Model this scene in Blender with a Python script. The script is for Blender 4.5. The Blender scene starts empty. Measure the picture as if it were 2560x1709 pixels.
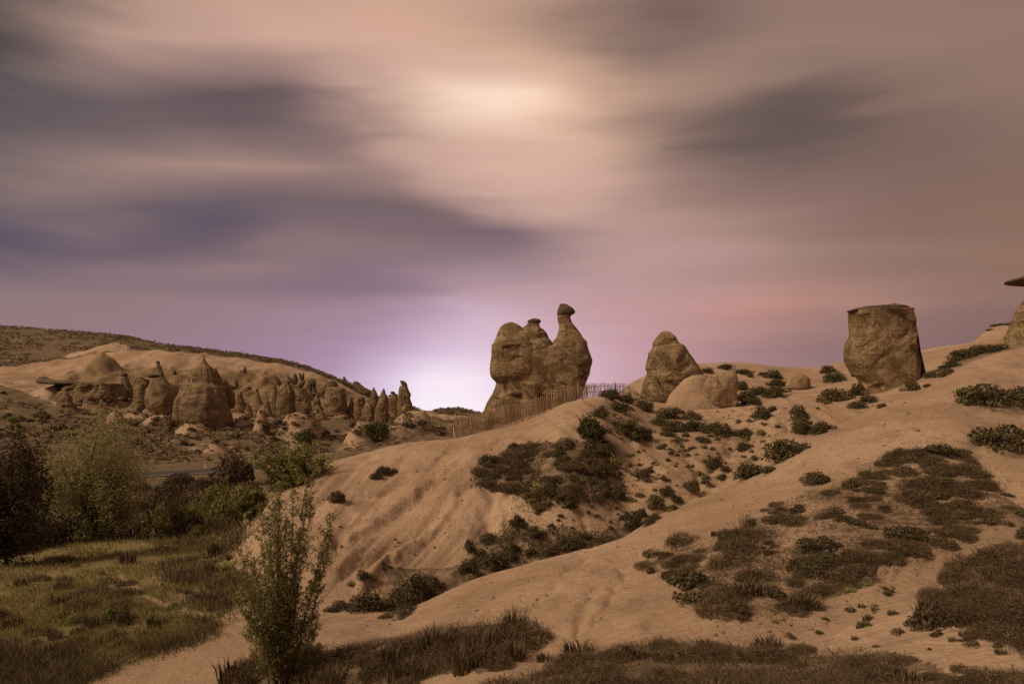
import bpy, math, random
import numpy as np
from mathutils import Vector, Matrix
from mathutils.bvhtree import BVHTree

random.seed(7)
rng = np.random.default_rng(7)
scene = bpy.context.scene
col = scene.collection

# ------------------------------------------------------------------ camera
FP, CX, HY, ZC = 1707.0, 1280.0, 1000.0, 12.0      # focal length in photo pixels, optical column, horizon row, eye height
cam_d = bpy.data.cameras.new('camera')
cam_d.sensor_width = 36.0
cam_d.lens = 36.0 * FP / 2560.0
cam_d.shift_y = (HY - 854.5) / 2560.0
cam_d.clip_start, cam_d.clip_end = 0.1, 9000
cam = bpy.data.objects.new('camera', cam_d)
cam.location = (0, 0, ZC)
cam.rotation_euler = (math.radians(90), 0, 0)
col.objects.link(cam)
scene.camera = cam

scene.view_settings.view_transform = 'Standard'
scene.view_settings.look = 'None'
scene.view_settings.gamma = 1.0
scene.view_settings.use_curve_mapping = False
scene.view_settings.exposure = 0.0
scene.cycles.use_denoising = False      # a little grain, as in the long exposure
scene.cycles.max_bounces = 5
scene.cycles.diffuse_bounces = 3
scene.cycles.glossy_bounces = 1
scene.cycles.transmission_bounces = 2
scene.cycles.transparent_max_bounces = 4

SUN_AZ, SUN_EL = math.radians(-112), math.radians(43)   # azimuth from +Y towards +X

def lin(r, g, b):
    f = lambda c: (c / 255 / 12.92) if c / 255 <= 0.04045 else ((c / 255 + 0.055) / 1.055) ** 2.4
    return (f(r), f(g), f(b), 1.0)

class NB:
    """small helper to wire shader nodes"""
    def __init__(s, nt): s.nt = nt
    def new(s, t, **kw):
        n = s.nt.nodes.new(t)
        for k, v in kw.items(): setattr(n, k, v)
        return n
    def put(s, sock, v):
        if v is None: return
        if isinstance(v, bpy.types.NodeSocket): s.nt.links.new(v, sock)
        else: sock.default_value = v
    def m(s, op, a, b=None, c=None, clamp=False):
        n = s.new('ShaderNodeMath', operation=op, use_clamp=clamp)
        s.put(n.inputs[0], a); s.put(n.inputs[1], b); s.put(n.inputs[2], c)
        return n.outputs[0]
    def mix(s, f, a, b, blend='MIX'):
        n = s.new('ShaderNodeMix', data_type='RGBA', blend_type=blend)
        s.put(n.inputs[0], f); s.put(n.inputs[6], a); s.put(n.inputs[7], b)
        return n.outputs[2]
    def noise(s, vec, scale, detail=4, rough=0.55, dist=0.0):
        n = s.new('ShaderNodeTexNoise')
        s.put(n.inputs['Vector'], vec); n.inputs['Scale'].default_value = scale
        n.inputs['Detail'].default_value = detail; n.inputs['Roughness'].default_value = rough
        n.inputs['Distortion'].default_value = dist
        return n.outputs['Fac']
    def ramp(s, f, stops):
        n = s.new('ShaderNodeValToRGB'); e = n.color_ramp.elements
        while len(e) < len(stops): e.new(0.5)
        for el, (p, c) in zip(e, stops): el.position = p; el.color = c if len(c) == 4 else (*c, 1)
        s.put(n.inputs[0], f)
        return n.outputs[0]
    def step(s, f, lo, hi):
        n = s.new('ShaderNodeMapRange'); n.interpolation_type = 'SMOOTHSTEP'
        s.put(n.inputs[0], f); n.inputs[1].default_value = lo; n.inputs[2].default_value = hi
        return n.outputs[0]
    def mapping(s, vec, rot=(0, 0, 0), scale=(1, 1, 1)):
        n = s.new('ShaderNodeMapping'); s.put(n.inputs[0], vec)
        n.inputs[2].default_value = rot; n.inputs[3].default_value = scale
        return n.outputs[0]

# ------------------------------------------------------------------ sky: drifting cloud veil lit from behind over a clear-air base
world = bpy.data.worlds.new('World'); scene.world = world
world.use_nodes = True
world.cycles.sampling_method = 'NONE'      # the sky is smooth: bounced rays find it well enough
wt = world.node_tree; wt.nodes.clear(); W = NB(wt)
tc = W.new('ShaderNodeTexCoord').outputs['Generated']
sx = W.new('ShaderNodeSeparateXYZ'); W.put(sx.inputs[0], tc)
az = W.m('ARCTAN2', sx.outputs[0], sx.outputs[1])
el = W.m('ARCSINE', sx.outputs[2])
cmb = W.new('ShaderNodeCombineXYZ'); W.put(cmb.inputs[0], az); W.put(cmb.inputs[1], W.m('MULTIPLY', el, 3.6))
wrp = W.new('ShaderNodeTexNoise'); W.put(wrp.inputs['Vector'], W.mapping(cmb.outputs[0], (0, 0, -0.22), (1.5, 1.5, 1)))
wrp.inputs['Scale'].default_value = 1.6; wrp.inputs['Detail'].default_value = 2.0; wrp.inputs['Roughness'].default_value = 0.45
sw = W.new('ShaderNodeSeparateColor'); W.put(sw.inputs[0], wrp.outputs['Color'])
K = 2560 / 2349.0
cosaz = W.m('MAXIMUM', W.m('COSINE', az), 0.62)
row = W.m('DIVIDE', W.m('TANGENT', W.m('MINIMUM', el, 1.35)), cosaz)                  # height in the cloud deck, 0 at the horizon
wisp = W.new('ShaderNodeTexNoise'); W.put(wisp.inputs['Vector'], W.mapping(cmb.outputs[0], (0, 0, -0.30), (1.6, 3.2, 1)))
wisp.inputs['Scale'].default_value = 2.6; wisp.inputs['Detail'].default_value = 3.0; wisp.inputs['Roughness'].default_value = 0.5
sw2 = W.new('ShaderNodeSeparateColor'); W.put(sw2.inputs[0], wisp.outputs['Color'])
calm = W.step(row, 0.0, 0.16)                                                          # the glow at the horizon stays smooth
rowv = W.m('ADD', row, W.m('MULTIPLY', calm, W.m('ADD', W.m('MULTIPLY', W.m('SUBTRACT', sw.outputs[1], 0.5), 0.075), W.m('MULTIPLY', W.m('SUBTRACT', sw2.outputs[1], 0.5), 0.022))))
azw = W.m('ADD', az, W.m('MULTIPLY', calm, W.m('ADD', W.m('MULTIPLY', W.m('SUBTRACT', sw.outputs[0], 0.5), 0.26), W.m('MULTIPLY', W.m('SUBTRACT', sw2.outputs[0], 0.5), 0.14))))
AZ0, AZ1 = -0.66, 0.66
upos = W.m('DIVIDE', W.m('SUBTRACT', azw, AZ0), AZ1 - AZ0)
BANDS = [  # height (photo row at 2349 px), then (column, colour)
 (930, [(0, (140, 112, 122)), (500, (150, 120, 140)), (760, (176, 146, 180)), (880, (228, 208, 238)), (960, (250, 240, 255)), (1090, (252, 242, 255)), (1200, (234, 208, 232)), (1400, (202, 158, 176)), (1650, (166, 126, 132)), (2349, (122, 94, 98))]),
 (870, [(0, (140, 113, 122)), (500, (150, 120, 142)), (760, (172, 142, 176)), (890, (220, 198, 230)), (970, (246, 234, 252)), (1080, (248, 236, 252)), (1190, (228, 200, 224)), (1400, (204, 160, 176)), (1650, (166, 126, 131)), (2349, (124, 95, 99))]),
 (800, [(0, (142, 116, 122)), (500, (150, 120, 140)), (760, (164, 134, 164)), (920, (200, 172, 208)), (1050, (226, 204, 230)), (1200, (214, 182, 206)), (1400, (204, 159, 172)), (1620, (172, 130, 134)), (1850, (150, 114, 116)), (2349, (124, 96, 98))]),
 (745, [(0, (142, 117, 121)), (400, (148, 120, 130)), (800, (160, 131, 152)), (960, (184, 154, 182)), (1090, (212, 184, 208)), (1280, (202, 166, 182)), (1500, (192, 146, 150)), (1750, (178, 132, 126)), (2000, (146, 111, 108)), (2349, (128, 98, 95))]),
 (700, [(0, (141, 117, 120)), (400, (146, 119, 126)), (800, (152, 124, 142)), (960, (172, 142, 164)), (1090, (200, 170, 192)), (1280, (194, 158, 170)), (1500, (190, 144, 146)), (1760, (190, 139, 124)), (2000, (160, 120, 110)), (2349, (132, 100, 94))]),
 (655, [(0, (128, 107, 117)), (250, (138, 114, 122)), (600, (132, 108, 122)), (850, (134, 110, 130)), (1000, (156, 127, 146)), (1120, (182, 150, 164)), (1350, (188, 150, 154)), (1600, (178, 139, 134)), (1850, (160, 121, 110)), (2349, (136, 102, 91))]),
 (612, [(0, (112, 95, 108)), (200, (130, 108, 117)), (430, (146, 120, 124)), (650, (140, 115, 122)), (850, (128, 106, 122)), (1050, (148, 122, 134)), (1240, (164, 134, 144)), (1420, (190, 153, 150)), (1700, (164, 130, 122)), (2000, (142, 110, 101)), (2349, (140, 104, 88))]),
 (570, [(0, (100, 87, 104)), (170, (110, 94, 107)), (330, (108, 92, 106)), (500, (108, 92, 104)), (620, (138, 114, 118)), (900, (136, 113, 118)), (1060, (132, 110, 120)), (1180, (140, 114, 124)), (1330, (180, 146, 144)), (1500, (188, 150, 144)), (1750, (152, 120, 111)), (2349, (142, 106, 90))]),
 (530, [(0, (88, 78, 98)), (110, (104, 91, 106)), (230, (128, 108, 112)), (350, (100, 87, 101)), (470, (92, 80, 98)), (600, (120, 101, 108)), (850, (124, 103, 108)), (1020, (120, 100, 108)), (1140, (112, 94, 106)), (1240, (158, 129, 130)), (1450, (190, 152, 145)), (1700, (154, 122, 113)), (2000, (134, 104, 94)), (2349, (140, 105, 89))]),
 (480, [(0, (90, 80, 99)), (110, (110, 95, 106)), (250, (120, 102, 107)), (400, (98, 86, 99)), (600, (112, 95, 102)), (900, (116, 97, 102)), (1020, (128, 105, 108)), (1110, (176, 142, 137)), (1260, (206, 166, 154)), (1450, (186, 149, 140)), (1700, (152, 121, 112)), (2000, (130, 101, 91)), (2349, (136, 103, 88))]),
 (430, [(0, (112, 97, 104)), (150, (136, 114, 112)), (400, (138, 114, 112)), (700, (132, 109, 110)), (930, (140, 114, 112)), (1040, (190, 153, 143)), (1200, (214, 174, 159)), (1400, (190, 152, 140)), (1650, (148, 119, 110)), (2000, (126, 99, 90)), (2349, (134, 102, 88))]),
 (370, [(0, (118, 102, 102)), (200, (142, 118, 114)), (450, (168, 136, 124)), (620, (166, 134, 124)), (800, (146, 119, 115)), (950, (182, 146, 136)), (1150, (218, 178, 162)), (1330, (214, 173, 154)), (1500, (156, 125, 115)), (1700, (128, 104, 98)), (1900, (122, 98, 91)), (2349, (132, 102, 89))]),
 (315, [(0, (104, 92, 95)), (200, (124, 105, 105)), (450, (142, 117, 114)), (650, (128, 106, 107)), (800, (132, 108, 107)), (920, (188, 152, 139)), (1100, (220, 181, 163)), (1350, (212, 171, 147)), (1520, (150, 121, 110)), (1640, (112, 93, 88)), (1800, (98, 82, 78)), (1950, (116, 95, 88)), (2349, (134, 105, 92))]),
 (265, [(0, (94, 84, 88)), (200, (112, 96, 98)), (450, (104, 88, 92)), (650, (104, 88, 92)), (780, (146, 118, 113)), (900, (200, 162, 146)), (1000, (238, 203, 182)), (1120, (252, 220, 198)), (1250, (236, 196, 170)), (1420, (184, 147, 128)), (1600, (140, 113, 103)), (1740, (104, 87, 82)), (1880, (92, 77, 73)), (2020, (120, 97, 89)), (2349, (138, 109, 96))]),
 (220, [(0, (92, 82, 86)), (200, (110, 95, 98)), (450, (100, 85, 89)), (650, (98, 83, 87)), (760, (138, 112, 109)), (880, (200, 162, 147)), (980, (242, 206, 186)), (1110, (255, 226, 204)), (1250, (242, 202, 174)), (1400, (188, 150, 130)), (1650, (154, 124, 110)), (1830, (108, 90, 84)), (1950, (100, 83, 78)), (2080, (134, 108, 96)), (2349, (142, 112, 99))]),
 (170, [(0, (94, 84, 86)), (180, (128, 108, 105)), (420, (150, 122, 116)), (620, (148, 120, 115)), (780, (194, 156, 143)), (1000, (220, 180, 160)), (1250, (214, 173, 148)), (1450, (176, 141, 122)), (1700, (156, 126, 112)), (1900, (128, 104, 95)), (2050, (136, 110, 98)), (2349, (144, 114, 101))]),
 (100, [(0, (84, 75, 76)), (150, (128, 107, 102)), (350, (184, 149, 136)), (600, (208, 166, 149)), (900, (210, 168, 146)), (1150, (206, 164, 140)), (1320, (160, 129, 113)), (1440, (128, 104, 96)), (1600, (136, 110, 100)), (1800, (154, 124, 110)), (2100, (146, 116, 104)), (2349, (142, 113, 101))]),
 (20, [(0, (82, 73, 72)), (150, (136, 113, 104)), (350, (184, 149, 132)), (600, (202, 160, 140)), (950, (210, 167, 142)), (1200, (190, 151, 131)), (1400, (146, 117, 105)), (1580, (114, 92, 86)), (1720, (124, 100, 92)), (1900, (150, 120, 108)), (2349, (140, 112, 100))]),
 (-220, [(0, (120, 101, 95)), (600, (176, 142, 126)), (1100, (178, 143, 124)), (1500, (140, 113, 102)), (2349, (140, 112, 100))])]
def azpos(x): return max(0.0, min(1.0, (math.atan((x * K - CX) / FP) - AZ0) / (AZ1 - AZ0)))
def hrow(y): return (HY - y * K) / FP
c = None; prev = None
for (y, stops) in BANDS:
    rn = W.ramp(upos, [(azpos(x), lin(*rgb)) for x, rgb in stops])
    rn.node.color_ramp.interpolation = 'B_SPLINE'
    if c is None: c = rn
    else:
        mr = W.new('ShaderNodeMapRange'); W.put(mr.inputs[0], rowv); mr.inputs[1].default_value = hrow(prev); mr.inputs[2].default_value = hrow(y)
        c = W.mix(mr.outputs[0], c, rn)
    prev = y
# beyond the view the same veil evens out towards the back and the zenith
side = W.step(W.m('ABSOLUTE', az), 0.7, 2.4)
even = W.ramp(row, [(0.0, lin(140, 112, 114)), (0.35, lin(136, 110, 106)), (1.0, lin(146, 117, 106))])
c = W.mix(side, c, even)
c = W.mix(W.step(el, 0.62, 1.25), c, lin(146, 118, 107))
strk = W.noise(W.mapping(cmb.outputs[0], (0, 0, -0.22), (1.0, 4.0, 1)), 1.6, 3, 0.5, 0.4)
gain = W.m('ADD', 0.96, W.m('MULTIPLY', strk, 0.08))
c = W.mix(1.0, c, gain, 'MULTIPLY')
sky = W.new('ShaderNodeTexSky', sky_type='NISHITA', sun_disc=False)
sky.sun_elevation, sky.sun_rotation = SUN_EL, SUN_AZ
sky.dust_density = 3.0
bg1 = W.new('ShaderNodeBackground'); W.put(bg1.inputs[0], sky.outputs[0]); bg1.inputs[1].default_value = 0.05
bg2 = W.new('ShaderNodeBackground'); hsv = W.new('ShaderNodeHueSaturation'); hsv.inputs['Saturation'].default_value = 0.93; W.put(hsv.inputs['Color'], W.mix(1.0, c, (1.04, 1.0, 0.965, 1), 'MULTIPLY'))
W.put(bg2.inputs[0], hsv.outputs[0]); bg2.inputs[1].default_value = 1.02
ms = W.new('ShaderNodeMixShader'); ms.inputs[0].default_value = 0.96
wt.links.new(bg1.outputs[0], ms.inputs[1]); wt.links.new(bg2.outputs[0], ms.inputs[2])
wo = W.new('ShaderNodeOutputWorld'); wt.links.new(ms.outputs[0], wo.inputs[0])

sun_d = bpy.data.lights.new('sun', 'SUN')
sun_d.energy, sun_d.angle, sun_d.color = 3.2, math.radians(18), (1.0, 0.79, 0.56)
sun = bpy.data.objects.new('sun', sun_d); col.objects.link(sun)
sdir = Vector((math.sin(SUN_AZ) * math.cos(SUN_EL), math.cos(SUN_AZ) * math.cos(SUN_EL), math.sin(SUN_EL)))
sun.rotation_euler = sdir.to_track_quat('Z', 'Y').to_euler()
sun.location = sdir * 100

# ------------------------------------------------------------------ numeric helpers
_perm = np.random.default_rng(3).permutation(256).astype(np.int64); _perm = np.concatenate([_perm, _perm, _perm])
_grad = np.random.default_rng(4).normal(size=(256, 3)); _grad /= np.linalg.norm(_grad, axis=1)[:, None]
def perlin(p):
    """gradient noise at points p (n,3), about -0.7..0.7"""
    p = np.asarray(p, float); i = np.floor(p).astype(np.int64); f = p - i; i &= 255
    u = f * f * f * (f * (f * 6 - 15) + 10)
    out = 0.0
    for dx in (0, 1):
        for dy in (0, 1):
            for dz in (0, 1):
                h = _perm[_perm[_perm[i[:, 0] + dx] + i[:, 1] + dy] + i[:, 2] + dz]
                g = _grad[h]
                w = (u[:, 0] if dx else 1 - u[:, 0]) * (u[:, 1] if dy else 1 - u[:, 1]) * (u[:, 2] if dz else 1 - u[:, 2])
                out = out + w * (g[:, 0] * (f[:, 0] - dx) + g[:, 1] * (f[:, 1] - dy) + g[:, 2] * (f[:, 2] - dz))
    return out
def fbm(p, octv=4, gain=0.5, ridged=False):
    p = np.asarray(p, float); a, s = 1.0, 0.0
    for k in range(octv):
        n = perlin(p + 17.3 * k)
        s = s + a * ((0.35 - np.abs(n)) if ridged else n)
        p = p * 2.03; a *= gain
    return s
def pchip1(xk, yk, x):
    """monotone cubic through (xk, yk) at x; constant outside"""
    xk, yk = np.asarray(xk, float), np.asarray(yk, float)
    h = np.diff(xk); dl = np.diff(yk) / h
    m = np.zeros_like(yk)
    for i in range(1, len(xk) - 1):
        if dl[i - 1] * dl[i] > 0:
            w1, w2 = 2 * h[i] + h[i - 1], h[i] + 2 * h[i - 1]
            m[i] = (w1 + w2) / (w1 / dl[i - 1] + w2 / dl[i])
    m[0], m[-1] = dl[0], dl[-1]
    x = np.clip(x, xk[0], xk[-1]); k = np.clip(np.searchsorted(xk, x) - 1, 0, len(h) - 1)
    t = (x - xk[k]) / h[k]
    return ((2 * t**3 - 3 * t**2 + 1) * yk[k] + (t**3 - 2 * t**2 + t) * h[k] * m[k] + (-2 * t**3 + 3 * t**2) * yk[k + 1] + (t**3 - t**2) * h[k] * m[k + 1])
def inpoly(px, py, poly):
    r = np.zeros(px.shape, bool); n = len(poly)
    for i in range(n):
        (x1, y1), (x2, y2) = poly[i], poly[(i + 1) % n]
        if y1 == y2: continue
        r ^= ((y1 > py) != (y2 > py)) & (px < (x2 - x1) * (py - y1) / (y2 - y1) + x1)
    return r
def segdist(px, py, line):
    d = np.full(px.shape, 1e9)
    for (x1, y1), (x2, y2) in zip(line[:-1], line[1:]):
        vx, vy = x2 - x1, y2 - y1
        t = np.clip(((px - x1) * vx + (py - y1) * vy) / (vx * vx + vy * vy), 0, 1)
        d = np.minimum(d, np.hypot(px - x1 - t * vx, py - y1 - t * vy))
    return d
def at(px, py, d):
    return np.array(((px - CX) / FP * d, d, ZC - (py - HY) / FP * d))

# ------------------------------------------------------------------ mesh helpers
def mesh_from(name, V, Fc, mat=None, smooth=True):
    """V (n,3) array, Fc (m,3|4) index array"""
    V = np.ascontiguousarray(V, np.float32); Fc = np.ascontiguousarray(Fc, np.int32)
    me = bpy.data.meshes.new(name)
    me.vertices.add(len(V)); me.vertices.foreach_set('co', V.ravel())
    k = Fc.shape[1]
    me.loops.add(Fc.size); me.loops.foreach_set('vertex_index', Fc.ravel())
    me.polygons.add(len(Fc)); me.polygons.foreach_set('loop_start', np.arange(0, Fc.size, k, dtype=np.int32))
    me.polygons.foreach_set('use_smooth', np.full(len(Fc), smooth))
    me.update(calc_edges=True)
    if mat: me.materials.append(mat)
    return me
def link(name, data, parent=None, label=None, cat=None, group=None, kind=None, loc=None):
    o = bpy.data.objects.new(name, data); col.objects.link(o)
    if parent is not None: o.parent = parent
    if loc is not None: o.location = loc
    if label: o['label'] = label
    if cat: o['category'] = cat
    if group: o['group'] = group
    if kind: o['kind'] = kind
    return o

# ------------------------------------------------------------------ materials
def new_mat(name, rough=0.95):
    m = bpy.data.materials.new(name); m.use_nodes = True
    b = m.node_tree.nodes['Principled BSDF']; b.inputs['Roughness'].default_value = rough
    b.inputs['Specular IOR Level'].default_value = 0.15
    return m, NB(m.node_tree), b
def bump(N, b, h, strength, dist):
    n = N.new('ShaderNodeBump'); n.inputs['Strength'].default_value = strength; n.inputs['Distance'].default_value = dist
    N.put(n.inputs['Height'], h); N.nt.links.new(n.outputs[0], b.inputs['Normal'])

def ground_material():
    m, N, b = new_mat('sandy_tuff_ground')
    geo = N.new('ShaderNodeNewGeometry').outputs['Position']
    at_ = lambda k: N.new('ShaderNodeAttribute', attribute_name=k).outputs['Fac']
    big = N.noise(geo, 0.16, 4, 0.6); mid = N.noise(geo, 1.1, 5, 0.62); fine = N.noise(geo, 9.0, 4, 0.65); grit = N.noise(geo, 46, 2, 0.6)
    stria = N.noise(N.mapping(geo, (0.0, 0.0, -0.85), (1.0, 5.0, 2.0)), 1.5, 6, 0.66, 1.2)
    c = N.mix(N.step(big, 0.32, 0.68), (0.300, 0.199, 0.125, 1), (0.414, 0.289, 0.191, 1))
    crust = N.noise(geo, 0.55, 7, 0.72, 0.8)
    c = N.mix(N.m('MULTIPLY', N.step(crust, 0.52, 0.60), 0.5), c, (0.245, 0.163, 0.098, 1))
    c = N.mix(N.m('MULTIPLY', N.step(mid, 0.50, 0.78), 0.55), c, (0.222, 0.147, 0.088, 1))
    c = N.mix(N.m('MULTIPLY', N.step(stria, 0.54, 0.74), 0.28), c, (0.205, 0.134, 0.080, 1))
    c = N.mix(N.m('MULTIPLY', N.step(fine, 0.58, 0.78), 0.40), c, (0.165, 0.108, 0.064, 1))
    c = N.mix(N.m('MULTIPLY', N.step(grit, 0.64, 0.74), 0.30), c, (0.12, 0.08, 0.048, 1))
    speck = N.noise(geo, 13.0, 3, 0.75)
    c = N.mix(N.m('MULTIPLY', N.step(speck, 0.63, 0.70), 0.45), c, (0.10, 0.066, 0.04, 1))
    c = N.mix(N.m('MULTIPLY', at_('path'), 0.75), c, N.mix(mid, (0.235, 0.155, 0.098, 1), (0.305, 0.208, 0.134, 1)))
    # litter and low dead growth under the scrub, plus the bowl's painted shade
    vn = N.m('ADD', at_('veg_and_shade'), N.m('MULTIPLY', N.m('SUBTRACT', N.noise(geo, 2.3, 5, 0.7), 0.5), 1.5))
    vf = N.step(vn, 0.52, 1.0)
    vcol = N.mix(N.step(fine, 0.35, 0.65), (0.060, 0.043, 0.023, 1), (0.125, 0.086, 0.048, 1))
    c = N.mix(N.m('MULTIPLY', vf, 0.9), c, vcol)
    gn = N.m('ADD', at_('grass'), N.m('MULTIPLY', N.m('SUBTRACT', N.noise(geo, 0.8, 5, 0.7), 0.5), 0.9))
    gcol = N.mix(N.step(N.noise(geo, 0.5, 4, 0.6), 0.35, 0.65), (0.168, 0.142, 0.050, 1), (0.210, 0.155, 0.077, 1))
    c = N.mix(N.step(gn, 0.45, 0.75), c, gcol)
    rk = N.mix(N.step(N.noise(geo, 0.35, 5, 0.65), 0.38, 0.62), (0.150, 0.098, 0.050, 1), (0.235, 0.158, 0.088, 1))
    c = N.mix(N.step(N.m('ADD', at_('rockm'), N.m('MULTIPLY', N.m('SUBTRACT', N.noise(geo, 0.22, 5, 0.65), 0.5), 1.6)), 0.35, 0.75), c, rk)
    far = N.m('ADD', at_('scrub'), N.m('MULTIPLY', N.m('SUBTRACT', N.noise(N.mapping(geo, (0, 0, 0), (0.5, 0.5, 1.4)), 0.55, 6, 0.72), 0.5), 1.7))
    c = N.mix(N.m('MULTIPLY', N.step(far, 0.42, 0.72), 0.86), c, N.mix(N.step(mid, .4, .6), (0.075, 0.055, 0.028, 1), (0.13, 0.092, 0.05, 1)))
    N.put(b.inputs['Base Color'], c)
    h = N.m('ADD', N.m('MULTIPLY', fine, 0.35), N.m('ADD', N.m('MULTIPLY', stria, 0.4), N.m('ADD', N.m('MULTIPLY', grit, 0.10), mid)))
    bump(N, b, h, 0.9, 0.14)
    return m

def rock_material(name, dark, light, pale, pale_amt=0.6, scale=1.0):
    m, N, b = new_mat(name)
    tcx = N.new('ShaderNodeTexCoord').outputs['Object']
    geo = N.mapping(tcx, (0, 0, 0), (scale, scale, scale))
    mid = N.noise(geo, 0.9, 5, 0.62, 0.4); fine = N.noise(geo, 6.0, 5, 0.68); grit = N.noise(geo, 26, 3, 0.6)
    pat = N.noise(N.mapping(geo, (0.5, 0.75, 0.2), (0.8, 0.8, 1.15)), 0.95, 8, 0.68, 1.1)
    c = N.mix(N.step(mid, 0.36, 0.64), dark, light)
    c = N.mix(N.m('MULTIPLY', N.step(pat, 0.51, 0.60), pale_amt), c, pale)
    vn = N.noise(N.mapping(geo, (0.4, 0.9, 0.1), (0.7, 0.7, 1.2)), 0.9, 6, 0.62, 0.6)
    vein = N.m('MULTIPLY', N.m('SUBTRACT', 1.0, N.step(N.m('ABSOLUTE', N.m('SUBTRACT', vn, 0.5)), 0.006, 0.032)), N.step(N.noise(geo, 0.5, 3), 0.40, 0.54))
    c = N.mix(N.m('MULTIPLY', vein, 0.75), c, pale)
    pit = N.noise(geo, 13, 4, 0.7)
    c = N.mix(N.m('MULTIPLY', N.step(pit, 0.60, 0.70), 0.5), c, tuple(x * 0.5 for x in dark[:3]) + (1,))
    strk = N.noise(N.mapping(geo, (0, 0, 0), (3.0, 3.0, 0.25)), 1.3, 4, 0.6)
    c = N.mix(N.m('MULTIPLY', N.step(strk, 0.52, 0.70), 0.5), c, tuple(x * 0.62 for x in dark[:3]) + (1,))
    c = N.mix(N.m('MULTIPLY', N.step(fine, 0.56, 0.76), 0.45), c, tuple(x * 0.55 for x in dark[:3]) + (1,))
    vor = N.new('ShaderNodeTexVoronoi', feature='DISTANCE_TO_EDGE'); vor.inputs['Scale'].default_value = 0.42
    wv = N.new('ShaderNodeTexNoise'); N.put(wv.inputs['Vector'], geo); wv.inputs['Scale'].default_value = 1.4; wv.inputs['Detail'].default_value = 4
    va = N.new('ShaderNodeVectorMath', operation='MULTIPLY_ADD'); N.put(va.inputs[0], wv.outputs['Color']); va.inputs[1].default_value = (0.9, 0.9, 0.9); N.put(va.inputs[2], geo)
    N.put(vor.inputs['Vector'], va.outputs[0])
    crack = N.m('MULTIPLY', N.m('SUBTRACT', 1.0, N.step(vor.outputs[0], 0.0, 0.022)), N.step(N.noise(geo, 0.7, 2), 0.52, 0.64))
    c = N.mix(N.m('MULTIPLY', crack, 0.75), c, tuple(x * 0.3 for x in dark[:3]) + (1,))
    N.put(b.inputs['Base Color'], c)
    h = N.m('SUBTRACT', N.m('ADD', N.m('MULTIPLY', mid, 1.0), N.m('ADD', N.m('MULTIPLY', pat, 0.8), N.m('ADD', N.m('MULTIPLY', fine, 0.5), N.m('MULTIPLY', grit, 0.14)))), N.m('ADD', N.m('MULTIPLY', crack, 0.45), N.m('MULTIPLY', N.step(pit, 0.60, 0.72), 0.25)))
    bump(N, b, h, 1.0, 0.16 / scale)
    return m

def foliage_material(name, c1, c2, c3, trans=0.25):
    m, N, b = new_mat(name, 0.8)
    g = N.new('ShaderNodeNewGeometry')
    oi = N.new('ShaderNodeObjectInfo').outputs['Random']
    r = N.m('FRACT', N.m('ADD', g.outputs['Random Per Island'], N.m('MULTIPLY', oi, 0.37)))
    c = N.ramp(r, [(0.0, c1), (0.5, c2), (1.0, c3)])
    hs = N.new('ShaderNodeHueSaturation'); N.put(hs.inputs['Color'], c)
    N.put(hs.inputs['Value'], N.m('ADD', 0.78, N.m('MULTIPLY', oi, 0.45)))
    N.put(b.inputs['Base Color'], hs.outputs[0])
    tr = N.new('ShaderNodeBsdfTranslucent'); N.put(tr.inputs[0], hs.outputs[0])
    mx = N.new('ShaderNodeMixShader'); mx.inputs[0].default_value = trans
    out = m.node_tree.nodes['Material Output']
    N.nt.links.new(b.outputs[0], mx.inputs[1]); N.nt.links.new(tr.outputs[0], mx.inputs[2]); N.nt.links.new(mx.outputs[0], out.inputs[0])
    return m
def plain_material(name, c1, c2, sc=8.0, rough=0.9, stretch=(1, 1, 1)):
    m, N, b = new_mat(name, rough)
    tcx = N.new('ShaderNodeTexCoord').outputs['Object']; oi = N.new('ShaderNodeObjectInfo').outputs['Random']
    n = N.noise(N.mapping(tcx, (0, 0, 0), stretch), sc, 4, 0.6)
    f = N.m('ADD', N.m('MULTIPLY', n, 0.7), N.m('MULTIPLY', oi, 0.35))
    N.put(b.inputs['Base Color'], N.mix(N.step(f, 0.3, 0.75), c1, c2))
    bump(N, b, n, 0.4, 0.01)
    return m

M_GROUND = ground_material()
M_ROCK = rock_material('brown_tuff', (0.142, 0.094, 0.044, 1), (0.208, 0.140, 0.068, 1), (0.36, 0.255, 0.150, 1), 0.8)
M_ROCKFAR = rock_material('brown_tuff_coarse', (0.150, 0.098, 0.050, 1), (0.215, 0.145, 0.078, 1), (0.315, 0.222, 0.135, 1), 0.7, 0.45)
M_CAP = rock_material('dark_capstone', (0.078, 0.056, 0.032, 1), (0.118, 0.084, 0.050, 1), (0.15, 0.108, 0.066, 1), 0.3)
M_CAPFAR = rock_material('dark_capstone_coarse', (0.092, 0.064, 0.038, 1), (0.135, 0.095, 0.057, 1), (0.17, 0.12, 0.074, 1), 0.3, 0.5)
M_PALE = rock_material('pale_tuff', (0.27, 0.180, 0.104, 1), (0.345, 0.238, 0.146, 1), (0.40, 0.285, 0.18, 1), 0.4, 0.6)
M_SHRUB = foliage_material('juniper_foliage', (0.050, 0.038, 0.017, 1), (0.079, 0.063, 0.027, 1), (0.135, 0.104, 0.046, 1), 0.15)
M_BUSH = foliage_material('green_bush_foliage', (0.041, 0.041, 0.015, 1), (0.069, 0.067, 0.021, 1), (0.113, 0.099, 0.036, 1), 0.25)
M_WILLOW = foliage_material('willow_foliage', (0.163, 0.151, 0.061, 1), (0.257, 0.225, 0.100, 1), (0.359, 0.299, 0.139, 1), 0.35)
M_DARKTREE = foliage_material('dark_tree_foliage', (0.047, 0.032, 0.020, 1), (0.083, 0.057, 0.032, 1), (0.127, 0.089, 0.045, 1), 0.25)
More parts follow.
